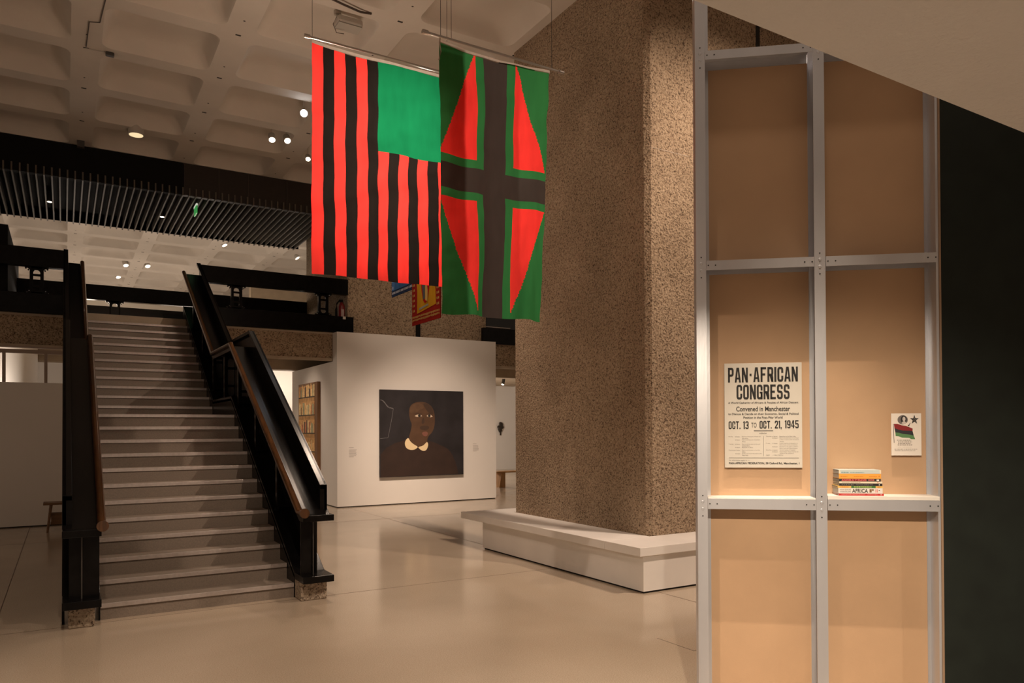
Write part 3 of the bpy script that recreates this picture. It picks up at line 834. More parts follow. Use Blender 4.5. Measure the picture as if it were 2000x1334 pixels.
rows_r = [('Thursday,', '1st Session :', 'Resolution on the West Indies.', 903), (None, '2nd Session :', 'Reports and discussion on the Negro', 922), (None, None, 'problem in North, South and Central', 941), (None, None, 'America.', 960),
          ('Friday,', '1st Session :', 'Further reports and discussion on', 983), (None, None, 'North, South and Central America.', 1001), (None, '2nd Session :', 'Resolution on the Negro problem in', 1021), (None, None, 'North, South and Central America.', 1039),
          ('Saturday,', '1st Session :', 'General meeting of delegates.', 1060), (None, '2nd Session :', 'General Report of the Congress and', 1080), (None, None, 'closing of the conference.', 1098), ('SUNDAY', '\u2014 PUBLIC MEETING', None, 1119)]
for (a, b, s, y) in rows_r:
    if a: T(a, 570, 570+7.5*len(a), y-6, y+6, 0, 1)
    if b: T(b, 642, 642+5.3*len(b)+(40 if 'PUBLIC' in b else 0), y-6, y+5, 0, 1)
    if s: T(s, 728, 728+6.3*len(s), y-6, y+6, 0, 1)
Rl(541, 543.5, 898, 1130); Rl(136, 950, 1147, 1151)
T('For information apply to :\u2014', 136, 380, 1170, 1190, 0.006, 1)
T('PAN-AFRICAN FEDERATION, 58 Oxford Rd., Manchester, 1', 137, 955, 1200, 1227, 0.035)
tx.build('lettering', [MT['ink'], MT['ink2']], po, recalc=False)

# ---- small print with a flag and a star
cd = thing('small_print', 'small white print with a red black and green flag on the right MDF bay', 'print', L2W(0.459, 0.128, 1.50), ROT)
CW, CH = 0.150, 0.225
MB().box(-CW/2, CW/2, -0.026, -0.020, 0, CH).build('sheet', mat('white_card', (0.78, 0.72, 0.66), 0.7), cd, bevel=0.0006)
MB().box(-CW/2+0.03, CW/2-0.03, -0.020, 0.0, 0.03, CH-0.03).build('mount', MT['paper'], cd)
def CX(x): return -CW/2 + (x-113)/755*CW
def CZ(y): return CH - (y-160)/1045*CH
yc = -0.0265
pic = MB()
def cp(pts, mi, dy=0.0): pic.poly([(CX(a), yc-dy, CZ(b)) for (a, b) in pts], mi)
def wavy(xa, xb, ya, yb, amp=10, n=9): return [(xa+(xb-xa)*i/n, ya+(yb-ya)*i/n+amp*math.sin(i*1.3)) for i in range(n+1)]
top = [(175, 418), (270, 418), (380, 455), (480, 470), (560, 500), (650, 535)]
mid1 = [(190, 520), (290, 560), (400, 585), (500, 590), (580, 590), (648, 600)]
mid2 = [(212, 632), (300, 640), (400, 668), (500, 680), (590, 690), (675, 712)]
bot = [(220, 722), (300, 730), (385, 762), (470, 765), (560, 768), (620, 800), (712, 800)]
cp(top + mid1[::-1], 0); cp(mid1 + mid2[::-1], 1); cp(mid2 + bot[::-1], 2)
cp([(158, 420), (170, 420), (185, 890), (172, 890)], 3)
cp([(400+130*math.cos(a*PI/16), 318+115*math.sin(a*PI/16)) for a in range(32)], 4)
cp([(425+75*math.cos(a*PI/16), 310+95*math.sin(a*PI/16)) for a in range(32)], 3, 0.0002)
cp([(432+38*math.cos(a*PI/16), 300+58*math.sin(a*PI/16)) for a in range(32)], 5, 0.0004)
cp([(370, 410), (395, 365), (460, 355), (490, 400), (440, 428)], 5, 0.0003)
star = []
for k in range(10):
    a = -PI/2 + k*PI/5; rr = 125 if k % 2 == 0 else 48
    star.append((695+rr*0.95*math.cos(a), 318+rr*math.sin(a)))
cp(star, 3)
for k in range(5):
    a = -PI/2+k*2*PI/5; cp([(695+8*math.cos(a+1.5), 318+8*math.sin(a+1.5)), (695+95*math.cos(a), 318+95*math.sin(a)), (695+26*math.cos(a+0.5), 318+26*math.sin(a+0.5))], 6, 0.0002)
cp([(520, 462), (560, 485), (575, 440), (600, 400), (585, 395), (555, 440)], 3)
pic.build('picture', [mat('print_red', (0.23, 0.012, 0.016), 0.7), mat('print_black', (0.02, 0.02, 0.028), 0.7), mat('print_green', (0.09, 0.22, 0.085), 0.7), MT['ink'], mat('print_grey', (0.16, 0.14, 0.135), 0.7), mat('print_pale', (0.55, 0.5, 0.47), 0.7), mat('print_mid', (0.3, 0.26, 0.24), 0.7)], cd, recalc=False)
li = MB()
random.seed(3)
for (xa, xb, y, hgt) in ((255, 610, 825, 14), (280, 635, 868, 14), (280, 605, 908, 14), (270, 635, 943, 18), (275, 630, 998, 3), (190, 770, 1048, 10), (195, 715, 1088, 10)):
    x = xa
    while x < xb:
        wdt = min(random.uniform(14, 50), xb-x)
        li.box(CX(x), CX(x+wdt), yc-0.0001, yc+0.0001, CZ(y+hgt/2), CZ(y-hgt/2)); x += wdt+random.uniform(8, 16)
li.build('small_lines', MT['ink2'], cd)

# ---- books
def book(label, z0, z1, x0, x1, cover, texts=(), front=0.0, dep=0.118, bands=()):
    b = thing('paperback_book', label, 'book', L2W((x0+x1)/2, 0.004+front, z0), ROT, 'paperbacks stacked on the right shelf')
    hw = (x1-x0)/2; h = z1-z0-0.0004; t = min(0.0014, h*0.12)
    m = MB(); m.box(-hw, hw, 0, dep, 0, t); m.box(-hw, hw, 0, dep, h-t, h); m.box(-hw, hw, 0, 0.0016, t, h-t)
    m.build('cover', cover, b)
    MB().box(-hw+0.002, hw-0.002, 0.0016, dep-0.002, t, h-t).build('pages', MT['paper'], b)
    mats = []; tm = MB()
    for (xa, xb, col) in bands:
        if col not in mats: mats.append(col)
        tm.box(-hw+xa*2*hw, -hw+xb*2*hw, -0.0003, 0.0, 0.0, h, mats.index(col))
    for (s, xa, xb, za, zb, col, bold) in texts:
        if col not in mats: mats.append(col)
        if s == '|': tm.box(-hw+xa*2*hw, -hw+xb*2*hw, -0.0005, -0.0001, za*h, zb*h, mats.index(col))
        elif s == '~':
            x = xa
            while x < xb:
                wd = random.uniform(0.012, 0.04); wd = min(wd, xb-x)
                tm.box(-hw+x*2*hw, -hw+(x+wd)*2*hw, -0.0005, -0.0001, za*h, zb*h, mats.index(col)); x += wd+0.008
        else: tm.text(s, -hw+xa*2*hw, -hw+xb*2*hw, za*h, zb*h, -0.0005, mats.index(col), bold)
    if mats: tm.build('spine_print', mats, b)
    return b
def cm_(n, c_): return mat(n, c_, 0.5)
W_ = cm_('spine_white', (0.75, 0.70, 0.66)); RD = cm_('spine_red', (0.47, 0.03, 0.03)); PK = cm_('spine_pink', (0.6, 0.16, 0.15)); OR = cm_('spine_orange', (0.80, 0.36, 0.06))
BLK = cm_('spine_black', (0.028, 0.022, 0.020)); GRN = cm_('spine_green', (0.05, 0.17, 0.04)); YEL = cm_('spine_yellow', (0.74, 0.47, 0.13)); CRM = cm_('spine_cream', (0.75, 0.66, 0.5)); BLU = cm_('spine_pale_blue', (0.52, 0.58, 0.57))
LIME = cm_('spine_lime', (0.5, 0.55, 0.16)); BRN = cm_('spine_brown', (0.22, 0.11, 0.05)); GRY = cm_('spine_grey', (0.28, 0.26, 0.25)); ORD = cm_('spine_dark_orange', (0.62, 0.2, 0.02)); TEAL = cm_('spine_teal', (0.2, 0.33, 0.36))
book('thin red paperback at the bottom of the stack on the shelf', 1.2912, 1.3030, 0.088, 0.312, RD, [('~', 0.06, 0.58, 0.35, 0.7, PK, 0), ('~', 0.64, 0.86, 0.35, 0.7, PK, 0), ('|', 0.93, 0.945, 0.3, 0.75, W_, 0)])
book('thick white paperback with AFRICA in large letters on its spine', 1.3030, 1.3320, 0.086, 0.306, W_, [('HOW EUROPE', 0.035, 0.285, 0.56, 0.84, GRY, 0.02), ('UNDERDEVELOPED', 0.035, 0.285, 0.18, 0.46, GRY, 0.02), ('AFRICA', 0.31, 0.672, 0.12, 0.86, BRN if False else BLK, 0.02),
      ('|', 0.705, 0.755, 0.2, 0.82, BRN, 0), ('|', 0.76, 0.80, 0.52, 0.82, BRN, 0), ('|', 0.84, 0.855, 0.2, 0.8, PK, 0), ('|', 0.87, 0.885, 0.2, 0.8, PK, 0), ('|', 0.91, 0.94, 0.5, 0.62, BLK, 0)])
book('thin yellow paperback with a green band on its spine', 1.3320, 1.3430, 0.083, 0.308, YEL, [('~', 0.06, 0.24, 0.3, 0.7, ORD, 0), ('~', 0.36, 0.75, 0.3, 0.75, LIME, 0), ('~', 0.88, 0.94, 0.3, 0.7, ORD, 0)], bands=[(0.30, 0.84, GRN)])
book('black spined paperback with pale serif lettering mid stack', 1.3430, 1.3562, 0.091, 0.305, BLK, [('W. E. B. Du Bois', 0.05, 0.34, 0.28, 0.75, GRY, 0.0), ('The Souls of Black Folk', 0.39, 0.78, 0.28, 0.75, GRY, 0.0), ('|', 0.92, 0.935, 0.2, 0.8, W_, 0)])
book('very thin cream paperback between two dark spined books', 1.3562, 1.3662, 0.091, 0.305, CRM, [('~', 0.06, 0.50, 0.35, 0.65, GRY, 0), ('|', 0.88, 0.91, 0.3, 0.7, PK, 0)])
book('dark red and black paperback with large red lettering', 1.3662, 1.3808, 0.091, 0.297, BLK, [('ANGELA Y DAVIS', 0.05, 0.66, 0.14, 0.84, PK, 0.03), ('~', 0.70, 0.85, 0.55, 0.8, PK, 0), ('~', 0.70, 0.85, 0.2, 0.45, PK, 0), ('|', 0.90, 0.96, 0.2, 0.75, W_, 0)], bands=[(0.06, 0.66, cm_('spine_dark_red', (0.2, 0.01, 0.015)))])
book('plain orange paperback second from the top of the stack', 1.3808, 1.4070, 0.089, 0.299, OR, [('~', 0.04, 0.2, 0.4, 0.55, ORD, 0), ('~', 0.36, 0.58, 0.42, 0.52, ORD, 0), ('~', 0.72, 0.9, 0.4, 0.52, ORD, 0), ('|', 0.94, 0.97, 0.38, 0.6, ORD, 0)])
book('pale blue paperback on top of the stack on the shelf', 1.4070, 1.4270, 0.089, 0.299, BLU, [('~', 0.06, 0.24, 0.22, 0.5, TEAL, 0), ('~', 0.27, 0.6, 0.3, 0.45, TEAL, 0)], bands=[(0, 0.03, CRM), (0.97, 1.0, CRM)])

# ================================================================== FLAGS
RED = cloth('red_flag_cloth', (0.86, 0.045, 0.036), 0.6)
BLK_C = cloth('black_flag_cloth', (0.017, 0.013, 0.011), 0.5)
BLK_D = cloth('sheer_black_flag_cloth', (0.052, 0.041, 0.035), 0.6)
GRN_C = cloth('green_flag_cloth', (0.008, 0.19, 0.07), 0.5)
GRN_D = cloth('dark_green_flag_cloth', (0.035, 0.19, 0.055), 0.5)
CAN = cloth('cream_canvas_heading', (0.62, 0.52, 0.43), 0.3)
from mathutils import noise as NZ
def wr(x, z):
    a = NZ.noise(Vector((x*5.0+z*1.6, z*9.0-x*3.0, 1.7)))*0.009
    b = NZ.noise(Vector((x*2.2-z*2.4, z*3.0, 9.1)))*0.02
    return a + b
def flag_surface(W, Hh, fn, nx, nz, matfn, sag, taper=0.0, bow=0.0):
    mb = MB(); vs = []
    for j in range(nz+1):
        v = j/nz
        for i in range(nx+1):
            uu = i/nx
            x = (uu-0.5)*W*(1-taper*v) + bow*v
            z = -v*Hh - sag*4*uu*(1-uu)*(1-v)
            vs.append((x, fn(uu, v) + wr(x, z), z))
    o = len(mb.v); mb.v += vs
    for j in range(nz):
        for i in range(nx):
            a = j*(nx+1)+i
            mb.f.append((a, a+1, a+nx+2, a+nx+1)); mb.m.append(matfn((i+0.5)/nx, (j+0.5)/nz)); mb.sm.append(True)
    return mb
# striped flag: thirteen upright stripes, a plain green block at the upper right
fl1 = thing('hanging_flag', 'large hanging cloth with red and black upright stripes and a green block', 'flag', (2.775, 7.13, 5.395))
def f1(uu, v): return 0.02*math.sin(uu*9+v*2.5)*(0.25+v) + 0.012*math.sin(uu*21-v*5)*(0.3+v*0.7) + 0.008*math.sin(v*31+uu*7)
def m1(uu, v):
    k = int(uu*13)
    if k >= 6 and v < 0.41: return 2
    return 0 if k % 2 == 0 else 1
flag_surface(1.45, 2.235, f1, 78, 100, m1, 0.02).build('cloth', [RED, BLK_C, GRN_C], fl1, recalc=False)
hd = MB(); n = 26
vs = []
for j in range(2):
    for i in range(n+1):
        uu = i/n; vs.append(((uu-0.5)*1.45, f1(uu, 0)-0.002, (0.03 if j == 0 else -0.0) - 0.02*4*uu*(1-uu)))
hd.add(vs, [(i, i+1, n+1+i+1, n+1+i) for i in range(n)], 0, True)
hd.build('heading', CAN, fl1, recalc=False)
# cross flag: dark upright cross edged green on red, outer corners green
fl2 = thing('hanging_flag', 'hanging red and green cloth with a broad black cross in front of the pillar', 'flag', (3.285, 5.70, 4.945))
def f2(uu, v):
    return 0.045*math.sin(uu*12+v*1.5)*v*v + 0.02*math.sin(uu*23+2+v*3)*(0.2+v*0.8) + 0.01*math.sin(v*12+uu*5)
def m2(uu, v):
    du = abs(uu-0.49); dv = abs(v-0.485)
    if du < 0.105 or dv < 0.045: return 1
    if du < 0.175 or dv < 0.078: return 3
    a = (du-0.175)/0.325; b = (dv-0.078)/0.42
    return 0 if a + b < 1.0 else 3
flag_surface(1.12, 2.31, f2, 120, 160, m2, 0.03, taper=0.10, bow=-0.03).build('cloth', [RED, BLK_D, GRN_C, GRN_D], fl2, recalc=False)
hd = MB(); vs = []
for j in range(2):
    for i in range(n+1):
        uu = i/n; vs.append(((uu-0.5)*1.12, f2(uu, 0)-0.002, (0.02 if j == 0 else -0.01) - 0.03*4*uu*(1-uu)))
hd.add(vs, [(i, i+1, n+1+i+1, n+1+i) for i in range(n)], 0, True)
hd.build('heading', CAN, fl2, recalc=False)
MB().tube([(-0.555, -0.004, 0.03), (-0.56, -0.01, -0.03), (-0.55, -0.01, -0.09), (-0.565, -0.01, -0.16), (-0.575, -0.01, -0.165)], 0.005, 6).build('cord', CAN, fl2)
def rod(label, x0, x1, y, z, wires):
    t = thing('flag_rod', label, 'rod', (x0, y, z))
    MB().tube([(0, 0, 0), (x1-x0, 0, 0)], 0.011, 12).build('bar', MT['steel'], t)
    for x in (0, x1-x0): MB().tube([(x-0.025, 0, 0), (x+0.025, 0, 0)], 0.019, 14).build('end_cap', MT['steel'], t)
    for x in wires:
        on_rib = abs((x-X0R+0.885) % GX-0.885) < 0.17
        MB().tube([(x-x0, 0, 0), (x-x0, 0, ZC-z+(0.0 if on_rib else 0.245))], 0.0022, 6).build('wire', MT['wire'], t)
    return t
rod('thin steel rod on wires holding the striped red and black cloth', 2.005, 3.60, 7.135, 5.45, (2.055, 3.5))
rod('thin steel rod on wires holding the black cross cloth', 2.595, 3.985, 5.705, 4.99, (2.74, 2.84, 3.88))

# ---- two banners hanging further back
bn = thing('hanging_banner', 'yellow banner with a red oval and dark figure in a red border', 'banner', (4.55, 10.0, 3.225))
def BP(pts, x): return [(x, a, b) for (a, b) in pts]
W2, H2 = 0.99, 1.5       # local y runs from near (-) to far (+)
MB().box(-0.006, 0.006, -W2/2, W2/2, 0, H2).build('cloth', cloth('dark_red_banner', (0.20, 0.016, 0.012), 0.25), bn)
yb = MB()
yl = [(-0.36, 0.22), (0.30, 0.16), (0.29, 0.5), (0.40, 0.95), (0.36, 1.40), (-0.30, 1.40), (-0.28, 0.9), (-0.34, 0.5)]
yb.poly(BP(yl, -0.008), 0)
yb.poly(BP([(0.0+0.17*math.cos(k*PI/14), 0.78+0.50*math.sin(k*PI/14)) for k in range(28)], -0.010), 1)
yb.poly(BP([(0.08, 0.34), (0.12, 0.6), (0.06, 0.85), (0.02, 1.0), (-0.03, 0.98), (-0.04, 0.85), (-0.03, 0.6), (0.0, 0.35)], -0.012), 2)
yb.poly(BP([(0.0, 0.32), (0.0, 0.55), (-0.05, 0.6), (-0.09, 0.45), (-0.08, 0.3)], -0.013), 3)
yb.poly(BP([(-0.02, 0.82), (-0.02, 0.96), (-0.05, 0.94), (-0.05, 0.84)], -0.013), 3)
yb.poly(BP([(0.22, 0.205), (-0.10, 0.235), (-0.10, 0.262), (0.22, 0.235)], -0.010), 4)
yb.build('picture', [cloth('mustard_cloth', (0.40, 0.20, 0.015), 0.3), cloth('red_oval_cloth', (0.33, 0.012, 0.012), 0.3), MT['ink'], cloth('tan_cloth', (0.40, 0.26, 0.08), 0.2), cloth('grey_label_cloth', (0.2, 0.2, 0.17), 0.2)], bn, recalc=False)
dm = MB(); random.seed(11)
for k in range(26):
    y = -0.47+k*0.037
    for z in (0.06, 0.105): dm.box(-0.008, -0.0075, y, y+0.022, z+random.uniform(-.006, .006), z+0.028)
for k in range(16):
    z = 0.2+k*0.078
    for y in (-0.46, -0.41, 0.39, 0.44): dm.box(-0.008, -0.0075, y, y+0.026, z, z+0.034)
dm.build('border_marks', cloth('pale_border_marks', (0.34, 0.22, 0.07), 0.2), bn)
b2 = thing('hanging_banner', 'blue and white striped banner corner showing below the striped cloth', 'banner', (4.6, 10.98, 3.83))
MB().box(-0.006, 0.006, -0.62, 0.46, -0.02, 0.895).build('cloth', cloth('navy_banner', (0.02, 0.03, 0.06), 0.25), b2)
ch_ = MB(); random.seed(5)
for k in range(20):
    y = -0.58+k*0.052
    ch_.box(-0.008, -0.0075, y, y+0.022, 0.02, 0.055, 0)
    ch_.box(-0.008, -0.0075, y, y+0.034, 0.08, 0.2+random.uniform(0, .1), 1)
    ch_.box(-0.008, -0.0075, y, y+0.034, 0.34, 0.62, 2 if k % 2 else 1)
for k in range(8): ch_.box(-0.008, -0.0075, 0.38, 0.42, 0.1+k*0.12, 0.15+k*0.12, 0)
ch_.box(-0.009, -0.008, -0.5, 0.25, 0.22, 0.25, 0); ch_.box(-0.009, -0.008, -0.3, 0.2, 0.27, 0.285, 0)
ch_.build('stripes', [cloth('pale_stripe', (0.4, 0.4, 0.42), 0.2), cloth('blue_stripe', (0.04, 0.10, 0.22), 0.2), cloth('pale_blue_stripe', (0.14, 0.2, 0.3), 0.2)], b2)
br = thing('banner_rod', 'dark rod on wires holding the yellow and blue banners', 'rod', (4.553, 10.5, 4.735))
MB().tube([(0, -1.1, 0), (0, 1.1, 0)], 0.012, 10).build('bar', MT['wire'], br)
for y in (-1.0, 1.0): MB().tube([(0, y, 0), (0, y, ZC-4.735+0.245)], 0.002, 6).build('wire', MT['wire'], br)

# ================================================================== PAINTINGS, LABELS
pt = thing('portrait_painting', 'large dark square painting of a brown skinned sitter with a cream collar', 'painting', (6.888, 15.372, 0.611))
AW, AH = 2.036, 1.914
MB().box(-AW/2, AW/2, -0.05, -0.012, 0, AH).build('canvas', mat('dark_navy_canvas', (0.021, 0.018, 0.021), 0.55, var=0.35, vscale=2.5, bump=0.1, bscale=120), pt, bevel=0.004)
def AX(x): return -AW/2 + (x-125)/1033*AW
def AZ(y): return AH - (y-145)/1060*AH
pf = MB()
def shp(pts, mi, dy): pf.poly([(AX(a), -0.0515-dy, AZ(b)) for (a, b) in pts], mi)
def smooth(pts, it=2):
    for _ in range(it):
        q = []
        for i in range(len(pts)):
            a = pts[i]; b = pts[(i+1) % len(pts)]
            q += [(a[0]*.75+b[0]*.25, a[1]*.75+b[1]*.25), (a[0]*.25+b[0]*.75, a[1]*.25+b[1]*.75)]
        pts = q
    return pts
shp([(135, 1200), (132, 930), (200, 850), (300, 795), (400, 765), (470, 740), (690, 760), (800, 800), (900, 845), (960, 880), (1010, 950), (1045, 1030), (1075, 1120), (1085, 1195)], 0, 0)
shp(smooth([(468, 420), (480, 345), (530, 300), (610, 284), (690, 296), (755, 345), (785, 420), (792, 520), (782, 600), (758, 665), (715, 705), (694, 745), (692, 800), (640, 838), (580, 842), (520, 805), (462, 735), (490, 655), (508, 560), (482, 515)]), 1, 0.001)
shp(smooth([(640, 300), (700, 305), (760, 360), (780, 440), (740, 440), (690, 400), (660, 350)]), 2, 0.002)
shp(smooth([(475, 400), (500, 330), (570, 300), (630, 310), (660, 360), (600, 390), (560, 420), (490, 430)]), 3, 0.002)
shp(smooth([(600, 590), (660, 580), (720, 590), (715, 625), (660, 640), (605, 628)]), 2, 0.0025)
shp(smooth([(640, 480), (655, 480), (662, 550), (640, 562), (618, 550)]), 2, 0.0025)
shp(smooth([(462, 727), (480, 768), (520, 808), (580, 842), (566, 860), (535, 878), (495, 882), (450, 868), (424, 835), (418, 790), (434, 752)], 1), 4, 0.003)
shp(smooth([(578, 846), (640, 832), (680, 792), (692, 782), (706, 808), (700, 852), (680, 888), (648, 898), (615, 884), (592, 864)], 1), 4, 0.003)
shp(smooth([(625, 672), (650, 656), (690, 654), (706, 682), (690, 712), (664, 717), (640, 702)]), 5, 0.003)
shp([(538, 463), (568, 447), (600, 442), (633, 462), (600, 475), (565, 473)], 6, 0.003)
shp([(686, 460), (708, 445), (740, 447), (764, 472), (735, 479), (705, 474)], 6, 0.003)
for cx_ in (597, 720): shp([(cx_+17*math.cos(k*PI/8), 459+18*math.sin(k*PI/8)) for k in range(16)], 7, 0.0035)
shp([(530, 440), (570, 425), (620, 428), (640, 445), (600, 434), (565, 436)], 2, 0.003); shp([(680, 440), (720, 425), (760, 445), (720, 436)], 2, 0.003)
MB().box(-0.5, 0.5, -0.012, 0.023, 0.4, 1.5).build('stretcher', MT['gap'], pt)
pf.build('figure', [mat('umber_paint', (0.036, 0.019, 0.014), 0.6, var=0.15, vscale=5), mat('brown_paint', (0.093, 0.047, 0.024), 0.6, var=0.15, vscale=6), mat('deep_brown_paint', (0.058, 0.032, 0.020), 0.6), mat('light_brown_paint', (0.115, 0.062, 0.033), 0.6, var=0.2, vscale=9),
                    mat('cream_paint', (0.83, 0.66, 0.40), 0.6), mat('rose_paint', (0.21, 0.085, 0.06), 0.6), mat('ivory_paint', (0.62, 0.5, 0.38), 0.6), MT['ink']], pt, recalc=False)
ln = MB()
def stroke(pts, wpx, dash=False):
    for i in range(len(pts)-1):
        (x0, y0), (x1, y1) = pts[i], pts[i+1]
        d = math.hypot(x1-x0, y1-y0); nx_, ny_ = -(y1-y0)/d*wpx, (x1-x0)/d*wpx
        ln.poly([(AX(x0+nx_), -0.0525, AZ(y0+ny_)), (AX(x1+nx_), -0.0525, AZ(y1+ny_)), (AX(x1-nx_), -0.0525, AZ(y1-ny_)), (AX(x0-nx_), -0.0525, AZ(y0-ny_))])
stroke([(128, 272), (160, 278), (175, 290), (190, 312), (203, 340), (218, 356), (245, 364), (284, 374)], 2.5)
stroke([(284, 374), (268, 480), (245, 600), (220, 728)], 1.5); stroke([(220, 728), (128, 736)], 1.5)
for k in range(14):
    t_ = k/13; x = 150+130*t_; y = 276+98*min(1, t_*1.35) if t_ < 0.72 else 364+10*(t_-0.72)/0.28
    stroke([(x-3, y-8), (x+3, y+8)], 1.5)
ln.build('chalk_outline', mat('chalk_line', (0.22, 0.21, 0.22), 0.8), pt, recalc=False)

bp_ = thing('shelf_painting', 'tall framed painting of crowded brown shelves on the side of the white wall', 'painting', (4.946, 17.36, 0.55))
MB().box(-0.075, 0.0, -0.78, 0.78, 0, 2.19).build('frame', mat('brown_wood_frame', (0.20, 0.095, 0.035), 0.5, var=0.25, vscale=8, stretch=(1, 1, 0.2)), bp_, bevel=0.004)
pn = MB(); random.seed(21)
pn.poly([(-0.077, -0.58, 0.06), (-0.077, 0.74, 0.06), (-0.077, 0.74, 2.13), (-0.077, -0.58, 2.13)], 0)
z = 0.08; row = 0
while z < 2.0:
    pn.box(-0.079, -0.077, -0.58, 0.74, z, z+0.10, 1); pn.box(-0.081, -0.077, -0.58, 0.74, z+0.09, z+0.115, 2)
    y = 0.72
    while y > -0.56:
        wd = random.uniform(0.05, 0.16); hh = random.uniform(0.16, 0.30)
        pn.box(-0.0795, -0.077, max(-0.57, y-wd), y-0.012, z+0.115, z+0.115+hh, random.choice([3, 4, 5, 6, 3, 7])); y -= wd
    z += 0.42; row += 1
pn.build('picture', [mat('ochre_paint', (0.62, 0.35, 0.14), 0.7, var=0.3, vscale=12), mat('shelf_paint', (0.46, 0.26, 0.10), 0.7, var=0.3, vscale=9), mat('shelf_line_paint', (0.06, 0.05, 0.035), 0.7), mat('amber_paint', (0.80, 0.50, 0.22), 0.7, var=0.3, vscale=20), mat('rust_paint', (0.50, 0.20, 0.10), 0.7, var=0.3, vscale=20),
                    mat('sage_paint', (0.36, 0.36, 0.22), 0.7, var=0.3, vscale=20), mat('sand_paint', (0.82, 0.62, 0.32), 0.7, var=0.3, vscale=20), mat('dusk_paint', (0.12, 0.08, 0.06), 0.7)], bp_, recalc=False)
def caption(label, x, z, w_, h_):
    t = thing('wall_caption', label, 'caption', (x, 15.396, z), 0, None)
    m = MB(); random.seed(int(x*10))
    n = 9
    for k in range(n):
        zz = h_-(k+0.5)*h_/n
        if k == 1: continue
        m.box(-w_/2, -w_/2+w_*(0.6 if k in (0, n-1) else random.uniform(0.85, 1)), -0.0015, -0.0003, zz-h_/n*0.2, zz+h_/n*0.2)
    m.build('lines', mat('pale_grey_vinyl', (0.47, 0.44, 0.42), 0.7), t)
caption('small grey wall text left of the large portrait', 5.29, 1.06, 0.17, 0.22)
caption('small grey wall text right of the large portrait', 8.27, 1.13, 0.15, 0.19)

# ================================================================== SMALLER FURNITURE
bq = thing('wooden_bench', 'dark wooden bench by the low white partition at the left', 'bench', (0.05, 14.42, 0))
WOOD = mat('brown_bench_wood', (0.17, 0.085, 0.035), 0.5, var=0.25, vscale=8, stretch=(0.3, 3, 3))
MB().box(-0.34, 0.6, -0.17, 0.17, 0.445, 0.48).build('seat', WOOD, bq, bevel=0.004)
for sx in (-1, 1):
    for sy in (-1, 1):
        x = 0.13 + sx*0.36
        MB().tube([(x+sx*0.05, sy*0.15, 0), (x, sy*0.12, 0.445)], [0.018, 0.025], 10).build('leg', WOOD, bq)
MB().box(-0.24, 0.5, -0.10, 0.10, 0.12, 0.15).build('low_shelf', WOOD, bq)
MB().box(-0.23, 0.49, -0.09, 0.09, 0.15, 0.305).build('low_panel', WOOD, bq)
b3 = thing('wooden_bench', 'light oak bench in the far white room beside the pillar', 'bench', (11.2, 18.4, 0))
OAKL = mat('light_oak', (0.42, 0.22, 0.075), 0.45, var=0.2, vscale=6, stretch=(3, 3, 0.3))
MB().box(-0.75, 0.9, -0.2, 0.2, 0.415, 0.45).build('seat', OAKL, b3, bevel=0.004)
for x in (-0.52, 0.7):
    MB().prism([(x-0.14, 0), (x+0.06, 0), (x+0.06, 0.415), (x-0.06, 0.415)], 'y', -0.17, 0.17).build('leg', OAKL, b3)
# small dark relief on the far wall
rl = MB(); random.seed(9)
for k in range(9):
    rl.ball((random.uniform(-.10, .10), -0.05, random.uniform(-.16, .16)), random.uniform(.05, .10), 0.05, random.uniform(.06, .12), 10)
rl.box(-0.05, 0.0, -0.05, -0.02, -0.34, -0.1)
o = rl.build('wall_sculpture', mat('dark_bronze', (0.03, 0.022, 0.015), 0.4), loc=(15.39, 26.5, 1.74))
tag(o, 'small dark sculpture fixed to the far white wall', 'sculpture')

# ================================================================== LAMPS
def spotlight(label, p, tgt, body=0.07, ln_=0.16, lens='lens', drop=0.12, dark=False, grp=None):
    """track spotlight: ceiling plate, stem, yoke, can with lit face"""
    t = thing('ceiling_spotlight', label, 'spotlight', p, 0, grp)
    bm_ = MT['lampdk'] if dark else MT['lamp']
    MB().tube([(0, 0, 0), (0, 0, -0.03)], 0.05, 16).build('ceiling_plate', bm_, t)
    MB().tube([(0, 0, -0.03), (0, 0, -drop)], 0.012, 10).build('stem', bm_, t)
    d = (Vector(tgt)-Vector(p)).normalized()
    cpt = Vector((0, 0, -drop-body*0.6))
    MB().tube([cpt-d*ln_*0.5, cpt-d*ln_*0.42, cpt+d*ln_*0.5], [body*0.75, body, body], 20).build('can', bm_, t)
    MB().tube([cpt+d*ln_*0.5, cpt+d*(ln_*0.5+0.004)], body*0.86, 20).build('lens', MT[lens], t)
    MB().tube([(0, 0, -drop), cpt - d*0.0], 0.01, 8).build('yoke', bm_, t)
    return t
spotlight('dazzling white spotlight behind the left edge of the striped cloth', (3.40, 12.3, ZC+0.2), (0.6, 2.0, 2.2), 0.062, 0.16, 'lenscool', 0.30)
spotlight('left lamp of the lit spotlight pair behind the striped cloth', (3.22, 13.75, ZC+0.3), (3.0, 11.9, 4.4), 0.062, 0.14, 'lens', 0.35)
spotlight('right lamp of the lit spotlight pair behind the striped cloth', (3.5, 13.8, ZC+0.3), (3.6, 11.6, 4.6), 0.062, 0.14, 'lens', 0.30)
spotlight('small lit spotlight low behind the left edge of the striped cloth', (4.03, 14.3, ZC+0.2), (3.4, 11.6, 4.0), 0.05, 0.12, 'lens', 0.3)
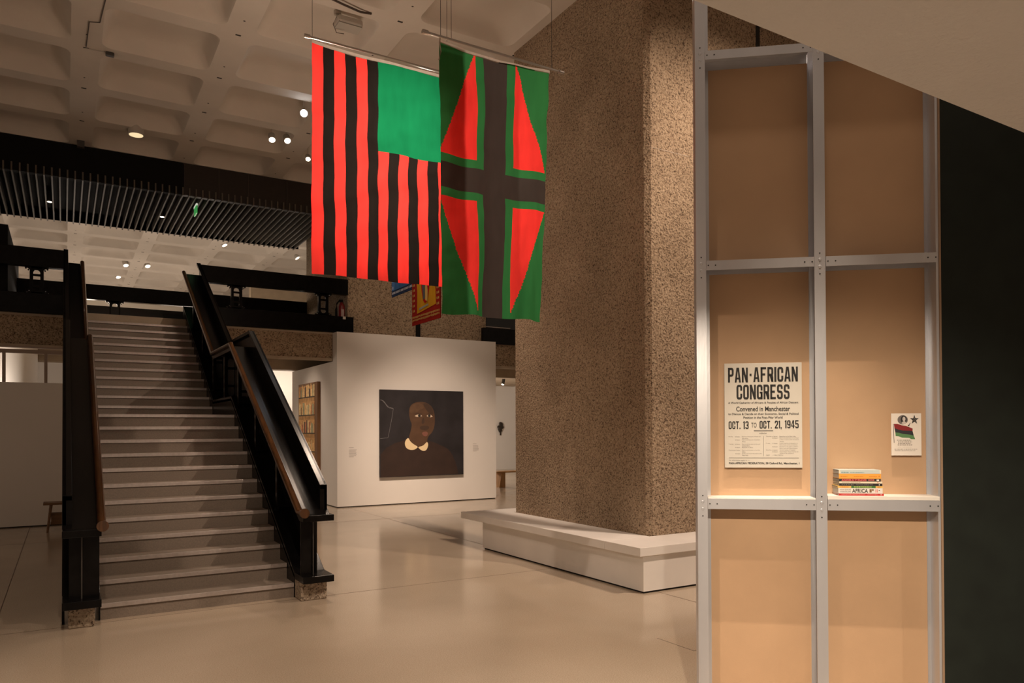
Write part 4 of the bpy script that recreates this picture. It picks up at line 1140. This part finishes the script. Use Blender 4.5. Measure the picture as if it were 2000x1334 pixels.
for (lb, p, tg) in (('spotlight above the stair head nearest the left of the far ceiling', (1.70, 27.2, ZC+0.25), (2.2, 25.9, 4.5)), ('spotlight right of the stair head cluster on the far ceiling', (2.32, 27.0, ZC+0.25), (2.9, 25.6, 4.6)),
                    ('lowest spotlight on the far ceiling above the middle balustrade', (1.60, 29.4, ZC+0.25), (2.2, 28.4, 5.0)), ('far ceiling spotlight just left of the striped cloth', (6.2, 23.4, ZC+0.25), (7.2, 22.9, 5.6)),
                    ('far ceiling spotlight below the slatted bulkhead', (3.95, 22.8, ZC+0.25), (4.9, 22.2, 5.0))):
    spotlight(lb, p, tg, 0.085, 0.22, 'lens', 0.12)
dl = thing('ceiling_downlight', 'cylindrical downlight with a dim amber lens in a coffer above the stair', 'downlight', (1.10, 14.85, ZC+0.245))
MB().tube([(0, 0, 0), (0, 0, -0.2), (0, 0, -0.32)], [0.02, 0.02, 0.02], 10).build('stem', MT['lamp'], dl)
MB().tube([(0, 0, -0.15), (0, 0, -0.34)], 0.13, 24).build('can', MT['lamp'], dl)
MB().tube([(0, 0, -0.3401), (0, 0, -0.344)], 0.115, 24).build('lens', MT['lensdim'], dl)
for (lb, x, y) in (('recessed downlight left in the slatted bulkhead', -0.2604, 18.0), ('recessed downlight right in the slatted bulkhead', 1.8527, 18.03)):
    d_ = thing('recessed_downlight', lb, 'downlight', (x, y, 6.37))
    MB().tube([(0, 0, 0.22), (0, 0, 0.0)], 0.046, 20).build('can', MT['lampdk'], d_)
    MB().tube([(0, 0, 0.0), (0, 0, -0.006)], [0.045, 0.042], 20).build('lens', MT['lens'], d_)
fd = thing('ceiling_floodlight', 'white floodlight on a bracket in the coffer above the striped cloth', 'floodlight', (3.15, 9.75, ZC+0.24))
MB().tube([(0, 0, 0), (0, 0, -0.04)], 0.05, 16).build('ceiling_plate', MT['lamp'], fd)
MB().tube([(0, 0, -0.04), (0.0, -0.1, -0.17)], 0.02, 10).build('bracket', MT['lamp'], fd)
MB().box(-0.07, 0.27, -0.26, -0.04, -0.26, -0.16).build('housing', MT['lamp'], fd, bevel=0.03)
MB().box(-0.06, 0.26, -0.25, -0.05, -0.268, -0.26).build('lens', mat('satin_glass', (0.5, 0.47, 0.42), 0.15), fd)
MB().tube([(0, 0, -0.04), (-0.07, -0.03, -0.2), (-0.04, -0.08, -0.33), (0.05, -0.12, -0.34)], 0.005, 8).build('flex', MT['cable'], fd)
ex = thing('exit_sign', 'thin green lit exit sign seen edge on under the slatted bulkhead', 'sign', (2.36, 16.75, 6.37))
MB().box(-0.012, 0.012, -0.16, 0.16, -0.20, -0.04).build('panel', mat('green_lit_panel', (0.05, 0.4, 0.1), 0.4, emit=(0.12, 0.85, 0.2), estr=0.25), ex)
MB().box(-0.016, 0.016, -0.17, 0.17, -0.04, 0.0).build('mount', mat('sign_mount', (0.5, 0.5, 0.48), 0.4, emit=(0.8, 0.85, 0.7), estr=0.6), ex)
sn = thing('ceiling_sensor', 'small black sensor fixed to a ceiling rib at upper left', 'sensor', (0.55, 12.0, ZC))
MB().box(-0.05, 0.06, -0.04, 0.04, -0.05, 0).build('body', MT['lampdk'], sn, bevel=0.012)
MB().tube([(-0.03, 0, -0.01), (-0.33, 0.02, -0.01)], 0.008, 8).build('arm', MT['lamp'], sn)
def conduit(label, pts, rad=0.01):
    m = MB().tube(pts, rad, 8); tag(m.build('ceiling_cable', MT['cable']), label, 'cable')
conduit('thin stepped cable along a ceiling rib at upper left', [(0.26, 11.95, ZC-0.012), (0.28, 11.2, ZC-0.012), (0.40, 11.15, ZC-0.012), (0.44, 10.5, ZC-0.012)], 0.006)
conduit('dark sagging cable across the coffer above the striped cloth', [(2.35, 8.95, ZC-0.02), (2.7, 9.0, ZC-0.03), (3.0, 9.05, ZC-0.05), (3.25, 9.12, ZC-0.04), (3.4, 9.14, ZC-0.01)], 0.014)
conduit('dark cable looping over a rib above the cross cloth', [(3.62, 8.25, ZC-0.01), (3.8, 8.1, ZC-0.035), (4.05, 8.0, ZC-0.045), (4.3, 7.95, ZC-0.04), (4.45, 7.7, ZC-0.01)], 0.014)
cb = MB().box(-0.06, 0.06, -0.05, 0.05, -0.12, 0.0); tag(cb.build('junction_box', MT['lampdk'], loc=(0.26, 15.95, ZC)), 'small dark junction box on the ceiling rib beside the bulkhead', 'box')
tsl = thing('track_spotlight', 'small black track spotlight under the slab by the far white wall', 'spotlight', (11.70, 20.0, 3.50))
MB().box(-0.1, 0.1, -0.012, 0.012, -0.03, 0).build('track', MT['lampdk'], tsl)
MB().tube([(0, 0, -0.03), (0, 0, -0.33)], 0.02, 10).build('stem', MT['lampdk'], tsl)
MB().tube([(0.04, 0.0, -0.28), (-0.02, -0.03, -0.46)], 0.05, 14).build('can', MT['lampdk'], tsl)
MB().tube([(-0.0205, -0.0303, -0.462), (-0.022, -0.031, -0.466)], 0.042, 14).build('lens', MT['lens'], tsl)
